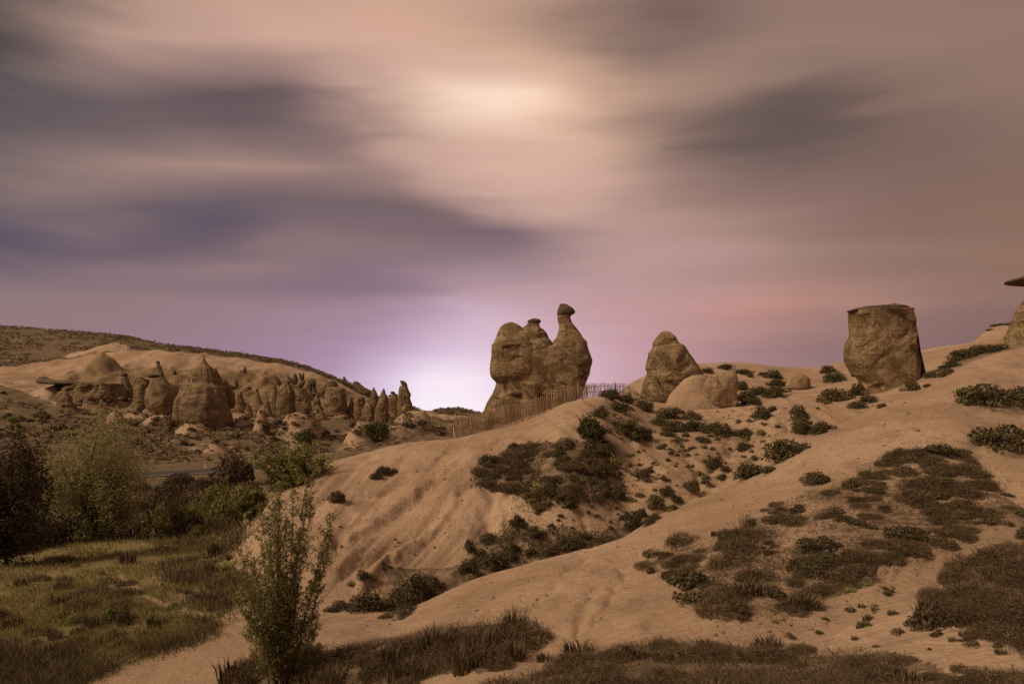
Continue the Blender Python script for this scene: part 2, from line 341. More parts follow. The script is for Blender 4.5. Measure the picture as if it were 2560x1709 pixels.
M_SAP = foliage_material('sapling_foliage', (0.106, 0.100, 0.033, 1), (0.194, 0.178, 0.061, 1), (0.306, 0.266, 0.100, 1), 0.3)
M_TUFT = foliage_material('dry_tuft_foliage', (0.062, 0.042, 0.022, 1), (0.115, 0.079, 0.042, 1), (0.187, 0.130, 0.072, 1), 0.2)
M_DRYGRASS = foliage_material('dry_grass_blades', (0.062, 0.043, 0.024, 1), (0.114, 0.078, 0.043, 1), (0.190, 0.132, 0.076, 1), 0.25)
M_MEADOW = foliage_material('meadow_blades', (0.150, 0.146, 0.042, 1), (0.235, 0.208, 0.068, 1), (0.330, 0.245, 0.118, 1), 0.5)
M_BARK = plain_material('grey_brown_bark', (0.045, 0.030, 0.018, 1), (0.095, 0.064, 0.038, 1), 14)
M_WOOD = plain_material('weathered_picket_wood', (0.34, 0.255, 0.16, 1), (0.60, 0.46, 0.30, 1), 5, 0.9, (6, 6, 0.6))
M_WIRE = plain_material('dark_wire', (0.035, 0.025, 0.018, 1), (0.06, 0.043, 0.03, 1), 10)
M_ROAD = plain_material('worn_asphalt', (0.060, 0.050, 0.048, 1), (0.10, 0.083, 0.078, 1), 0.7)
M_PAINT = plain_material('worn_white_paint', (0.45, 0.38, 0.30, 1), (0.62, 0.54, 0.44, 1), 3)
M_IRIS = foliage_material('iris_leaves', (0.025, 0.04, 0.012, 1), (0.05, 0.07, 0.022, 1), (0.07, 0.09, 0.03, 1), 0.25)
M_PETAL = plain_material('purple_petals', (0.10, 0.05, 0.17, 1), (0.17, 0.09, 0.26, 1), 10)
M_ROSETTE = foliage_material('rosette_leaves', (0.10, 0.085, 0.035, 1), (0.16, 0.13, 0.055, 1), (0.22, 0.17, 0.08, 1), 0.25)

# ------------------------------------------------------------------ terrain: feature lines (column, row, distance) from the camera's feet to the far hills
def hid(d, z): return 1000 - z / d * FP          # row of a point at height z above the eye
LINES = [
 [(-700, 1750, 6), (0, 1760, 6), (665, 1765, 6), (1300, 1770, 4), (2560, 1790, 3.0), (3260, 1790, 3.0)],
 [(-700, 1730, 15), (0, 1730, 13.5), (300, 1730, 13), (560, 1730, 12.5), (665, 1730, 12), (800, 1730, 11), (970, 1730, 9.6), (1160, 1730, 8.6), (1300, 1730, 8), (1550, 1730, 7), (1800, 1730, 6.5), (2150, 1730, 6), (2560, 1730, 5.5), (3260, 1730, 5)],
 [(-700, 1600, 17), (0, 1600, 15.5), (300, 1600, 15.2), (560, 1600, 14.7), (665, 1600, 14.3), (800, 1600, 13.3), (970, 1612, 12), (1160, 1620, 10.7), (1300, 1620, 10.2), (1445, 1605, 10), (1550, 1590, 9.7), (1650, 1580, 9.5), (1800, 1590, 8.9), (2000, 1580, 8.9), (2150, 1520, 9.3), (2350, 1420, 10.4), (2560, 1330, 11.6), (3260, 1100, 15)],
 [(-700, 1500, 19), (0, 1500, 18), (300, 1500, 17.8), (560, 1530, 16.5), (665, 1550, 15.5), (800, 1562, 14.6), (970, 1578, 13.7), (1160, 1530, 13.4), (1300, 1500, 13.4), (1445, 1470, 13.5), (1550, 1450, 13.6), (1650, 1420, 13.9), (1800, 1350, 14.6), (2000, 1260, 15.8), (2150, 1185, 17.2), (2350, 1125, 18.8), (2560, 1165, 18), (3260, 980, 21)],
 [(-700, 1440, 22.5), (0, 1440, 21.5), (300, 1440, 21), (560, 1475, 18.5), (665, 1515, 17), (800, 1533, 16), (970, 1539, 15.6), (1060, 1500, 16), (1160, 1457, 16.5), (1300, 1413, 17.3), (1445, 1372, 18.2), (1552, 1342, 18.9), (1648, 1286, 20), (1730, 1252, 20.7), (1800, 1225, 21.5), (1900, 1172, 23), (2010, 1095, 25.2), (2150, 1038, 27.5), (2220, 1004, 28.7), (2304, 980, 30), (2352, 950, 31), (2429, 906, 32.5), (2519, 879, 34.2), (2560, 875, 35), (2900, 760, 42), (3260, 690, 48)],
 [(-700, 1400, 26.5), (0, 1400, 25.5), (300, 1400, 25), (560, 1425, 21.5), (665, 1450, 19.5), (800, 1508, 17.6), (970, 1500, 18.2), (1060, hid(18.6, -5.5), 18.6), (1160, hid(19, -5.6), 19), (1300, hid(20, -5.6), 20), (1445, hid(21, -5.3), 21), (1550, hid(21.5, -5.2), 21.5), (1650, hid(23, -4.9), 23), (1800, hid(25, -4.3), 25), (2000, hid(28, -2.5), 28), (2150, hid(31, -1.3), 31), (2350, hid(35, 0.75), 35), (2560, hid(39, 2.5), 39), (3260, hid(54, 9.0), 54)],
 [(-700, 1370, 31), (0, 1365, 29.5), (300, 1360, 29), (540, 1372, 25.5), (600, 1345, 24), (665, 1338, 22.5), (800, 1350, 21), (970, 1340, 22), (1160, 1308, 23), (1300, 1275, 24), (1445, 1228, 25), (1550, 1228, 26.5), (1650, 1190, 28), (1800, 1130, 31), (2000, 1050, 33), (2150, 1018, 34.5), (2350, 928, 40), (2560, 866, 43), (3260, 660, 60)],
 [(-700, 1335, 39), (0, 1325, 37), (300, 1320, 36), (500, 1332, 32), (560, 1340, 28), (610, 1316, 25.8), (635, 1300, 25.8), (656, 1283, 26), (668, 1262, 26.5), (692, 1233, 27.8), (740, 1197, 29.5), (800, 1164, 31), (890, 1138, 32.5), (1010, 1109, 33.8), (1133, 1096, 34.8), (1199, 1082, 35.4), (1292, 1060, 36.5), (1364, 1034, 37), (1418, 1010, 37.3), (1502, 995, 38), (1550, 1010, 38), (1650, 1040, 38.5), (1800, 1020, 41), (2000, 985, 44), (2150, 980, 41.5), (2350, 912, 46), (2560, 848, 50), (3260, 640, 68)],
 [(-700, 1290, 48), (0, 1290, 46), (300, 1290, 46), (560, 1312, 42), (665, hid(38, -7.5), 38), (800, hid(42, -7.4), 42), (970, hid(42, -4.6), 42), (1160, hid(42, -2.9), 42), (1300, hid(42, -1.1), 42), (1445, hid(42.5, 0.0), 42.5), (1550, 994, 44), (1650, 966, 45), (1800, 965, 48), (2000, 950, 50), (2150, 932, 50), (2350, 883, 54), (2560, 824, 58), (3260, 620, 78)],
 [(-700, 1262, 60), (0, 1262, 60), (300, 1262, 60), (560, 1268, 58), (665, 1273, 60), (970, 1270, 60), (1160, 1235, 54), (1300, 1085, 52), (1445, 1008, 55), (1500, 994, 56), (1550, 978, 57), (1590, 950, 58), (1650, 930, 59), (1750, 907, 60), (1860, 907, 60.5), (1980, 920, 62), (2052, 917, 62), (2088, 908, 62), (2121, 903, 62), (2200, 890, 62), (2304, 879, 64), (2340, 873, 65), (2424, 862, 66), (2475, 824, 68), (2530, 812, 70), (2600, 790, 72), (2900, 690, 84), (3260, 600, 98)],
 [(-700, 1245, 69), (0, 1211, 79), (105, 1206, 81), (300, 1190, 88), (375, 1186, 90), (560, 1176, 95), (665, 1162, 103), (800, 1151, 111), (970, 1141, 119), (1160, 1122, 130), (1445, 1090, 130), (1650, 1070, 130), (2000, 1060, 130), (2560, 1000, 130), (3260, 900, 135)],
 [(-700, 1200, 88), (0, 1165, 100), (300, 1150, 108), (560, 1136, 115), (665, 1127, 122), (800, 1116, 128), (970, 1098, 134), (1160, 1088, 148), (1445, 1085, 150), (2000, 1075, 150), (2560, 1040, 150), (3260, 980, 155)],
 [(-700, 1100, 118), (0, 1082, 125), (300, 1078, 130), (560, 1072, 135), (665, 1066, 140), (800, 1068, 146), (970, 1062, 152), (1160, 1062, 165), (1445, 1070, 170), (2560, 1060, 170), (3260, 1030, 175)],
 [(-700, 950, 160), (0, 968, 155), (150, 1005, 152), (300, 1020, 152), (450, 1025, 152), (560, 1025, 155), (665, 1010, 162), (800, 1005, 170), (900, 1020, 176), (1000, 1036, 182), (1160, 1045, 190), (1445, 1060, 195), (3260, 1050, 200)],
 [(-700, 900, 190), (0, 916, 186), (120, 906, 188), (210, 890, 190), (300, 876, 192), (420, 880, 196), (560, 893, 200), (665, 907, 202), (741, 922, 202), (800, 942, 203), (872, 972, 204), (950, 1010, 206), (1034, 1030, 210), (1100, 1036, 212), (1190, 1040, 214), (1445, 1058, 220), (3260, 1050, 225)],
 [(-700, 770, 245), (-200, 800, 242), (0, 817, 240), (109, 826, 238), (327, 847, 236), (360, 856, 235), (436, 870, 233), (545, 882, 230), (654, 896, 227), (741, 912, 224), (817, 939, 221), (872, 961, 219), (926, 984, 219), (981, 1006, 220), (1034, 1020, 222), (1070, 1031, 225), (1117, 1023, 230), (1145, 1022, 232), (1190, 1032, 234), (1300, 1046, 238), (1445, 1056, 240), (3260, 1050, 245)],
 [(-700, 830, 300), (0, 850, 300), (560, 920, 295), (817, 970, 290), (981, 1030, 285), (1190, 1050, 290), (1445, 1058, 300), (3260, 1055, 300)],
 [(-700, 1040, 900), (3260, 1040, 900)],
 [(-700, 1040, 2500), (3260, 1040, 2500)],
 [(-700, 1040, 6000), (3260, 1040, 6000)]]
SUB = [8, 40, 36, 52, 20, 40, 52, 14, 22, 22, 14, 34, 40, 40, 28, 6, 4, 2, 2]
PXC = np.arange(-700, 3261, 5.0); NC = len(PXC)
KD = np.array([pchip1([p[0] for p in L], [p[2] for p in L], PXC) for L in LINES])
KR = np.array([pchip1([p[0] for p in L], [p[1] for p in L], PXC) for L in LINES])
KZ = -(KR - HY) / FP * KD
nl = len(LINES)
h_ = np.diff(KD, axis=0); dl_ = np.diff(KZ, axis=0) / h_
MS = np.zeros_like(KZ)
w1 = 2 * h_[1:] + h_[:-1]; w2 = h_[1:] + 2 * h_[:-1]
same = dl_[:-1] * dl_[1:] > 0
with np.errstate(divide='ignore', invalid='ignore'):
    MS[1:-1] = np.where(same, (w1 + w2) / (w1 / dl_[:-1] + w2 / dl_[1:]), 0.0)
MS[0], MS[-1] = dl_[0], dl_[-1]
DD, ZZ, TT = [], [], []
for k in range(nl - 1):
    n = SUB[k]
    for j in range(n if k < nl - 2 else n + 1):
        t = j / n; h = h_[k]
        if KD[k + 1].mean() > 1.6 * KD[k].mean():
            r_ = KD[k + 1] / KD[k]; t = (r_ ** t - 1) / (r_ - 1)
        DD.append(KD[k] + t * h)
        ZZ.append((2 * t**3 - 3 * t**2 + 1) * KZ[k] + (t**3 - 2 * t**2 + t) * h * MS[k] + (-2 * t**3 + 3 * t**2) * KZ[k + 1] + (t**3 - t**2) * h * MS[k + 1])
        TT.append(k + j / n)
DD, ZZ, TT = np.array(DD), np.array(ZZ), np.array(TT); NR = len(DD)
PXG = np.broadcast_to(PXC, DD.shape)
XX = (PXG - CX) / FP * DD
PYG = HY - ZZ / DD * FP
TG = np.broadcast_to(TT[:, None], DD.shape)
f_ = lambda a: a.ravel()
# relief: broad swells, erosion streaks, small lumps
pts = np.stack([f_(XX), f_(DD), np.zeros(XX.size)], 1)
far = np.clip((f_(DD) - 100) / 40, 0, 1) * np.clip((1300 - f_(PXG)) / 150, 0, 1)
dz = (fbm(pts * 0.22, 3) * 0.15 + fbm(pts * 1.3, 3) * 0.024) * np.clip((f_(DD) - 4) / 6, 0.2, 1)
dz += far * (fbm(pts * 0.045, 4) * 2.2 + fbm(np.stack([f_(XX) * 0.16, f_(DD) * 0.03, f_(DD) * 0], 1), 3, ridged=True) * 1.1) * np.clip((16.0 - f_(TG)) / 1.0, 0.25, 1) * np.clip(np.abs(f_(TG) - 15.0), 0.12, 1)
dz += np.where(f_(DD) < 70, fbm(pts * 4.2, 2) * 0.016, 0)
_px, _py, _t, _d = f_(PXG), f_(PYG), f_(TG), f_(DD)
def rills(sel, cu, cv, amp, oct_=3):
    out = np.zeros(len(_px)); k = np.nonzero(sel)[0]
    out[k] = fbm(np.stack([cu[k], cv[k], _t[k] * 0.4], 1), oct_, 0.55, ridged=True) * amp
    return out
sm = lambda x, a, b: np.clip((x - a) / (b - a), 0, 1)
dz += rills((_t > 5) & (_t < 7.4) & (_px > 640) & (_px < 1330), (_px + 0.95 * _py) / 46, (_px - _py) / 420, 0.20) * sm(_t, 5.0, 5.6) * (1 - sm(_t, 6.6, 7.1)) * (1 - sm(_px, 1180, 1330))
dz += rills((_t > 5) & (_t < 8) & (_px > 1250) & (_px < 2200), (_py - 0.62 * _px) / 30, (_px + _py) / 300, 0.26) * sm(_t, 5.0, 5.4) * (1 - sm(_t, 6.9, 7.4)) * sm(_px, 1250, 1400) * (1 - sm(_px, 2050, 2200))
dz += rills((_t > 1.8) & (_t < 4.6), (_py + 0.47 * _px) / 24, (_px - _py) / 380, 0.06) * sm(_t, 1.8, 2.3) * (1 - sm(_t, 3.85, 4.0)) * sm(_px, 900, 1200)
cliff = sm(_t, 12.35, 12.8) * (1 - sm(_t, 13.35, 13.8)) * sm(_px, 100, 170) * (1 - sm(_px, 930, 990)) * (_t > 12)
cliff = cliff * np.clip(1.15 + 1.6 * fbm(pts * np.array((.05, .05, 1)), 3), 0, 1)
dz += cliff * (fbm(np.stack([f_(XX) * 0.11, f_(DD) * 0.05, f_(DD) * 0], 1), 4, 0.6, ridged=True) * 4.2 - 0.6)
roadm = np.exp(-((f_(TG) - 10.0) / 0.35) ** 2)
dz *= 1 - 0.9 * roadm * (f_(PXG) < 1250)
mound_m = np.zeros(len(dz))
_P, _T = f_(PXG), f_(TG)
for (bx, by, hw, hp, pointy) in [(742, 1098, 58, 66, 0), (748, 1124, 36, 56, 0), (888, 1126, 46, 58, 1), (1030, 1078, 50, 44, 0), (530, 1142, 36, 40, 1), (282, 1068, 22, 30, 0), (232, 960, 40, 44, 0), (652, 1088, 18, 58, 0), (470, 1088, 40, 22, 0), (385, 1074, 34, 20, 0), (600, 1075, 26, 30, 1), (120, 1010, 60, 30, 0), (985, 1100, 40, 26, 0)]:
    jc = int(np.argmin(np.abs(PXC - bx))); rws = np.nonzero((TT > 10.8) & (TT < 14.5))[0]
    ir = rws[int(np.argmin(np.abs(PYG[rws, jc] - by)))]; d0 = DD[ir, jc]; x0 = XX[ir, jc]; hm = hp * d0 / FP; sxm = hw * d0 / FP
    rad_ = np.hypot((f_(XX) - x0) / sxm, (f_(DD) - d0 - sxm * .7) / (sxm * 0.95)) * (1 + 0.35 * fbm(pts * 0.16 + bx, 2))
    g = np.clip(1 - rad_, 0, 1) ** 0.9 if pointy else np.exp(-(rad_ * 1.15) ** 4 * 0.9)
    dz += g * hm; mound_m = np.maximum(mound_m, g)
wx = f_(PXG) + fbm(pts * 0.9, 3) * 26 * np.clip(20 / f_(DD), 0.2, 2); wy = f_(PYG) + fbm(pts * 0.9 + 50, 3) * 22 * np.clip(20 / f_(DD), 0.2, 2)
Tf, Df = f_(TG), f_(DD)
def carve(line, w, depth, t0, t1):
    global dz
    sel = (Tf > t0) & (Tf < t1)
    d = segdist(wx[sel], wy[sel], line)
    dz[sel] -= depth * np.exp(-(d / w) ** 2)
for ln, w, dp in [([(1180, 1214), (1095, 1293), (1059, 1342), (934, 1396), (860, 1440)], 13, 0.16), ([(1095, 1200), (1041, 1250), (920, 1335), (850, 1375)], 13, 0.13),
                  ([(1016, 1189), (881, 1289), (850, 1345), (830, 1400)], 14, 0.10), ([(1150, 1130), (1060, 1180), (960, 1240)], 14, 0.10), ([(930, 1140), (840, 1215), (780, 1290)], 14, 0.10),
                  ([(1230, 1240), (1215, 1320), (1200, 1400)], 20, 0.22), ([(1260, 1230), (1262, 1330)], 8, 0.10),
                  ([(1140, 1250), (1075, 1330), (985, 1400), (900, 1470)], 12, -0.22), ([(1060, 1210), (960, 1300), (880, 1350)], 11, -0.16),
                  ([(1507, 1103), (1600, 1165), (1727, 1244)], 9, 0.18), ([(1440, 1170), (1500, 1250), (1560, 1320)], 8, 0.16), ([(1480, 1180), (1560, 1260), (1610, 1320)], 7, 0.14),
                  ([(1590, 1110), (1650, 1180), (1720, 1235)], 9, -0.14), ([(1400, 1220), (1450, 1290), (1480, 1350)], 7, 0.13), ([(1975, 1060), (1940, 1080), (1860, 1095), (1790, 1150)], 14, 0.30),
                  ([(1700, 1120), (1745, 1180), (1750, 1240)], 10, 0.2), ([(1800, 1070), (1830, 1110), (1780, 1180)], 10, 0.15)]:
    carve(ln, w, dp, 5.0, 8.0)
for ln, w, dp in [([(1480, 1372), (1400, 1450), (1330, 1530)], 12, 0.06), ([(1600, 1390), (1500, 1470), (1440, 1580)], 14, 0.07), ([(1560, 1420), (1540, 1500), (1490, 1560)], 10, 0.06), ([(1680, 1330), (1560, 1380), (1450, 1440)], 9, -0.05),
                  ([(2500, 1010), (2300, 1080), (2100, 1150), (1900, 1220)], 12, 0.05), ([(2380, 1000), (2200, 1060), (2050, 1130)], 10, -0.05), ([(2150, 1440), (2250, 1420), (2330, 1395)], 7, 0.09)]:
    carve(ln, w, dp, 2.0, 4.6)
TRAIL = [(1060, 1720), (1200, 1690), (1350, 1650), (1500, 1605), (1650, 1572), (1800, 1585), (1920, 1592), (2050, 1560), (2150, 1510), (2280, 1450), (2400, 1385), (2560, 1325), (2760, 1260)]
carve(TRAIL, 26, 0.10, 0.9, 3.0)
carve([(2440, 1110), (2480, 1180), (2540, 1250), (2600, 1290)], 18, 0.10, 2, 4)
ZF = f_(ZZ) + dz
GV = np.stack([f_(XX), Df, ZF + ZC], 1)
# surface masks
veg_and_shade = np.zeros(len(GV)); grass = np.zeros(len(GV)); pathm = np.zeros(len(GV)); scrub = np.zeros(len(GV)); rockm = cliff.copy()
POLY_MOUND = [(1192, 1175), (1210, 1140), (1290, 1118), (1400, 1100), (1480, 1104), (1530, 1140), (1545, 1185), (1575, 1240), (1540, 1265), (1480, 1235), (1420, 1262), (1340, 1280), (1290, 1245), (1250, 1228), (1185, 1212)]
POLY_GULLY = [(1160, 1450), (1180, 1385), (1240, 1345), (1280, 1295), (1360, 1320), (1440, 1330), (1520, 1335), (1600, 1310), (1640, 1290), (1640, 1400), (1300, 1500)]
POLY_SLOPE = [(1600, 1400), (1700, 1370), (1820, 1335), (1940, 1270), (2060, 1215), (2150, 1175), (2240, 1130), (2330, 1118), (2420, 1128), (2460, 1170), (2540, 1250), (2590, 1300), (2480, 1325), (2380, 1350), (2260, 1410), (2180, 1440), (2080, 1470), (2010, 1530), (1880, 1545), (1760, 1510), (1690, 1450), (1640, 1440)]
POLY_BANK1 = [(920, 1625), (980, 1610), (1080, 1585), (1160, 1570), (1250, 1560), (1310, 1590), (1345, 1635), (1250, 1675), (1120, 1700), (960, 1709), (930, 1660)]
POLY_BANK2 = [(1240, 1730), (1330, 1680), (1450, 1625), (1560, 1590), (1700, 1580), (1780, 1600), (1900, 1625), (2050, 1630), (2250, 1640), (2450, 1680), (2560, 1690), (2560, 1760), (1240, 1760)]
POLY_BANK3 = [(2290, 1500), (2330, 1470), (2400, 1440), (2470, 1390), (2600, 1340), (2760, 1300), (2760, 1680), (2560, 1650), (2470, 1580), (2360, 1560)]
POLY_BANK0 = [(600, 1660), (720, 1640), (800, 1620), (930, 1640), (960, 1709), (1100, 1730), (560, 1760)]
POLY_MEADOW = [(-700, 1740), (-700, 1250), (0, 1250), (250, 1290), (520, 1300), (640, 1290), (655, 1290), (600, 1330), (590, 1400), (640, 1500), (570, 1545), (555, 1570), (480, 1605), (330, 1640), (210, 1700), (150, 1740)]
nearm = Tf < 4.7
for P, vv in ((POLY_SLOPE, .72), (POLY_BANK1, .95), (POLY_BANK2, .85), (POLY_BANK3, .8), (POLY_BANK0, .9)): veg_and_shade[nearm & inpoly(wx, wy, P)] = vv
midm = (Tf > 4.6) & (Tf < 8.2)
for P in (POLY_MOUND, POLY_GULLY): veg_and_shade[midm & inpoly(wx, wy, P)] = 0.9
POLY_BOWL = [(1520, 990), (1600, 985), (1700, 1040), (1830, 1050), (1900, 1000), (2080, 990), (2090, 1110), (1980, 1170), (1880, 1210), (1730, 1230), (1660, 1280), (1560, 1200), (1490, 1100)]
veg_and_shade[midm & inpoly(wx, wy, POLY_BOWL)] = 0.56  # litter tint that also paints in the bowl's darker shading
veg_and_shade[(Tf > 7) & (Tf < 9.2) & inpoly(wx, wy, [(1750, 910), (1960, 915), (1990, 1010), (1860, 1040), (1840, 960), (1760, 950)])] = 0.6
veg_and_shade[(Tf > 6) & (Tf < 9.1) & inpoly(wx, wy, [(2320, 960), (2360, 900), (2430, 865), (2560, 850), (2560, 880), (2430, 905)])] = 0.8
grass[(Tf < 9.9) & (wx < 1000) & (Tf > 6.9) & (ZF < -4.6)] = 0.9
_rag = np.clip(22 / Df, .3, 2)
mead = inpoly(wx + fbm(pts * 0.7 + 9, 4) * 90 * _rag, wy + fbm(pts * 0.7 + 29, 4) * 60 * _rag, POLY_MEADOW) & (Tf < 9.6)
grass[mead] = 1
scrub[(Tf >= 9.3) & (Tf < 10.6) & (f_(PXG) < 1200)] = 0.8; grass[(Tf >= 9.3) & (Tf < 11.3) & (f_(PXG) < 1200)] = 0.25
PATH_SMALL = [(300, 1440), (345, 1480), (400, 1510), (460, 1525), (530, 1540), (580, 1560)]
sp = (Tf < 6) & (segdist(wx, wy, PATH_SMALL) < 8 + 14 * fbm(pts * 1.6 + 77, 3)); grass[sp] *= 0.6; pathm[sp] = 0.9
pathm[(Tf < 4.2) & (segdist(wx, wy, TRAIL) < 34)] = 0.6; veg_and_shade[(Tf < 4.2) & (segdist(wx, wy, TRAIL) < 26)] *= 0.1
pathm[(Tf < 4.4) & inpoly(wx, wy, [(150, 1760), (210, 1700), (330, 1640), (480, 1605), (555, 1570), (640, 1530), (800, 1560), (960, 1590), (900, 1640), (700, 1650), (600, 1760)])] = 0.8
farm = (Tf > 10.2) & (f_(PXG) < 1300)
scrub[farm & (Tf > 13.9)] = 0.82
scrub[farm & (Tf > 10.5) & (Tf <= 12.4)] = 0.72
scrub[farm & (Tf > 12.4) & (Tf <= 13.2)] = 0.42
scrub[farm & inpoly(f_(PXG), f_(PYG), [(-700, 950), (-60, 950), (60, 985), (140, 1030), (260, 1070), (420, 1080), (420, 1200), (-700, 1200)])] = 0.85
scrub[farm & (Tf > 13.9) & inpoly(wx, f_(PYG), [(130, 905), (200, 880), (290, 858), (330, 872), (240, 890)])] = 0.2
grass *= 1 - np.clip((mound_m - 0.08) * 4, 0, 1)
veg_and_shade[(Tf > 4.15) & (Tf < 5.5) & (wx > 960) & (wx < 1680)] = 0.85
scrub *= 1 - 0.92 * np.clip((mound_m - 0.12) * 3, 0, 1)
def sub_terrain(name, face_mask, kind='structure'):
    fm = np.nonzero(face_mask.ravel())[0]
    i, j = fm // (NC - 1), fm % (NC - 1)
    a = i * NC + j
    q = np.stack([a, a + 1, a + NC + 1, a + NC], 1)
    u, inv = np.unique(q, return_inverse=True)
    me = mesh_from(name, GV[u], inv.reshape(q.shape), M_GROUND)
    for nm, arr in (('veg_and_shade', veg_and_shade), ('grass', grass), ('path', pathm), ('scrub', scrub), ('rockm', rockm)):
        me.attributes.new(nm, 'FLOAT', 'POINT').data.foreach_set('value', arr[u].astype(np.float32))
    return link(name, me, kind=kind)
ci = (np.arange(NR - 1)[:, None] * NC + np.arange(NC - 1)[None]).ravel()
fT, fX = Tf[ci], f_(PXG)[ci]
hillside = (fT >= 11) & (fX < 1300)
meadow = (fT < 11) & (fX < 1250) & ((grass[ci] > 0.3) | (fT > 7.6)) & ~hillside
path_f = (fT < 4.6) & (pathm[ci] > 0.3) & ~meadow
mound = (fT >= 5) & (fT < 8) & (fX < 2000) & ~meadow & ~hillside & ~path_f
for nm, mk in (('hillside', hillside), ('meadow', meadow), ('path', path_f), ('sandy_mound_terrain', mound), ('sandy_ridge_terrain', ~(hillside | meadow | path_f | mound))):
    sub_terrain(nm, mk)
_a = (np.arange(NR - 1)[:, None] * NC + np.arange(NC - 1)[None]).ravel()
BVH = BVHTree.FromPolygons(GV.tolist(), np.stack([_a, _a + 1, _a + NC + 1, _a + NC], 1).tolist(), epsilon=0.0)
EYE = Vector((0, 0, ZC))
def hit(px, py):
    """where the sight line through a photo pixel meets the ground"""
    p, n, _, _ = BVH.ray_cast(EYE, Vector(((px - CX) / FP, 1, -(py - HY) / FP)).normalized())
    return p
def ground(x, y):
    p, n, _, _ = BVH.ray_cast(Vector((x, y, ZC + 150)), Vector((0, 0, -1)))
    return p.z if p else 0.0

# ------------------------------------------------------------------ rocks
def rows_to(zoomed, ox, oy, s): return [(oy + r[0] / s, ox + r[1] / s, ox + r[2] / s) for r in zoomed]
def rock_mesh(rows, d, ratio=0.8, n=40, m=40, amp=0.06, seed=0, expo=2.4, edit=None, lean=0.0, freq=1.0, chips=None, flute=0.0):
    """stack of rounded sections through an outline (row, left, right), real depth, worn and fractured surface"""
    rows = sorted(rows)
    r = np.array(rows, float)
    t = np.linspace(0, 1, n); t = 0.5 * t + 0.5 * (3 * t * t - 2 * t**3)
    y = r[0, 0] + t * (r[-1, 0] - r[0, 0])
    l, rr = np.interp(y, r[:, 0], r[:, 1]), np.interp(y, r[:, 0], r[:, 2])
    cx, a = (l + rr) / 2, (rr - l) / 2 * d / FP
    th = np.linspace(0, 2 * math.pi, m, endpoint=False)
    cs, sn = np.cos(th), np.sin(th)
    ex = np.sign(cs) * np.abs(cs) ** (2 / expo); ey = np.sign(sn) * np.abs(sn) ** (2 / expo)
    z = ZC - (y - HY) / FP * d
    wmax = a.max()
    b = ratio * (0.55 * a + 0.45 * np.minimum(a, 0.75 * wmax) * 1.0)
    b = np.maximum(b, 0.35 * ratio * a)
    X = (cx[:, None] - CX) / FP * d + a[:, None] * ex[None]
    Y = d + b[:, None] * ey[None] + lean * (z - z.mean())[:, None]
    Z = np.repeat(z[:, None], m, 1)
    P = np.stack([X.ravel(), Y.ravel(), Z.ravel()], 1)
    rad = np.stack([np.tile(ex, n), np.tile(ey * 1.0, n), np.zeros(n * m)], 1)
    q = P / max(wmax, 0.05) * freq + seed * 7.7
    disp = fbm(q * 1.1, 3) * amp + fbm(q * 3.2, 3) * amp * 0.42 - np.abs(perlin(q * np.array([1.3, 1.3, 2.2]) + 9)) * amp * 0.5
    if flute:
        th3 = np.tile(th, n); disp += flute * fbm(np.stack([np.cos(th3) * 2.6 + seed, np.sin(th3) * 2.6, q[:, 2] * 0.35], 1), 3, 0.6, ridged=True)
    cell = np.floor(fbm(q * 0.9 + 31, 2) * 7) / 7
    disp += cell * amp * 0.45
    loc = np.repeat(np.minimum(a, wmax * 0.8), m)
    P = P + rad * (disp * loc * 1.25 * np.tile(0.45 + 0.55 * np.abs(ey), n))[:, None]
    P[:, 2] += fbm(q * 1.7 + 5, 2) * amp * loc * 0.5
    if n >= 40:
        P = P + rad * (fbm(q * 8.5 + 3, 2) * amp * 0.22 * loc)[:, None]
    rs = np.random.default_rng(seed + 900)
    face = np.abs(np.tile(ey, n)) ** 1.5                       # chips bite into the faces and leave the outline
    cxw = np.repeat((cx - CX) / FP * d, m); al = np.repeat(a, m)
    for k in range(chips if chips is not None else (26 if n >= 80 else (6 if n >= 40 else 0))):
        iv = rs.integers(len(P)); v = P[iv].copy(); la = min(al[iv], wmax * 0.8)
        nn = v - np.array((cxw[iv], d, v[2])); nn = nn / (np.linalg.norm(nn) + 1e-6) + rs.normal(0, 0.22, 3); nn /= np.linalg.norm(nn)
        big_ = n >= 80
        pl = v - nn * la * (rs.uniform(0.006, 0.028) if big_ else rs.uniform(0.02, 0.06)); R_ = la * (rs.uniform(0.3, 0.75) if big_ else rs.uniform(0.45, 1.0))
        ov = (P - pl) @ nn; w_ = (np.linalg.norm(P - v, axis=1) < R_) & (ov > 0) & (ov < la * 0.35)
        P[w_] -= (ov[w_] * 0.9 * face[w_])[:, None] * nn
    if edit: P = edit(P, np.repeat(y, m), d)
    i, j = np.meshgrid(np.arange(n - 1), np.arange(m), indexing='ij')
    q4 = np.stack([i * m + j, (i + 1) * m + j, (i + 1) * m + (j + 1) % m, i * m + (j + 1) % m], -1).reshape(-1, 4)
    top, bot = P[:m].mean(0), P[-m:].mean(0)
    V = np.concatenate([P, [top + (0, 0, 0.03 * wmax), bot]])
    k = np.arange(m); kk = (k + 1) % m
    t4 = np.stack([np.full(m, n * m), k, kk, kk], 1); b4 = np.stack([np.full(m, n * m + 1), (n - 1) * m + kk, (n - 1) * m + k, (n - 1) * m + k], 1)
    tri = np.concatenate([q4[:, [0, 1, 2]], q4[:, [0, 2, 3]], t4[:, :3], b4[:, :3]])
    return V, tri
def boulder_rows(px, py, ln, wd): return [(py - ln / 2 + ln * k / 10, px - wd / 2 * math.sin(math.pi * (0.06 + 0.88 * k / 10)) ** 0.7, px + wd / 2 * math.sin(math.pi * (0.06 + 0.88 * k / 10)) ** 0.7) for k in range(11)]
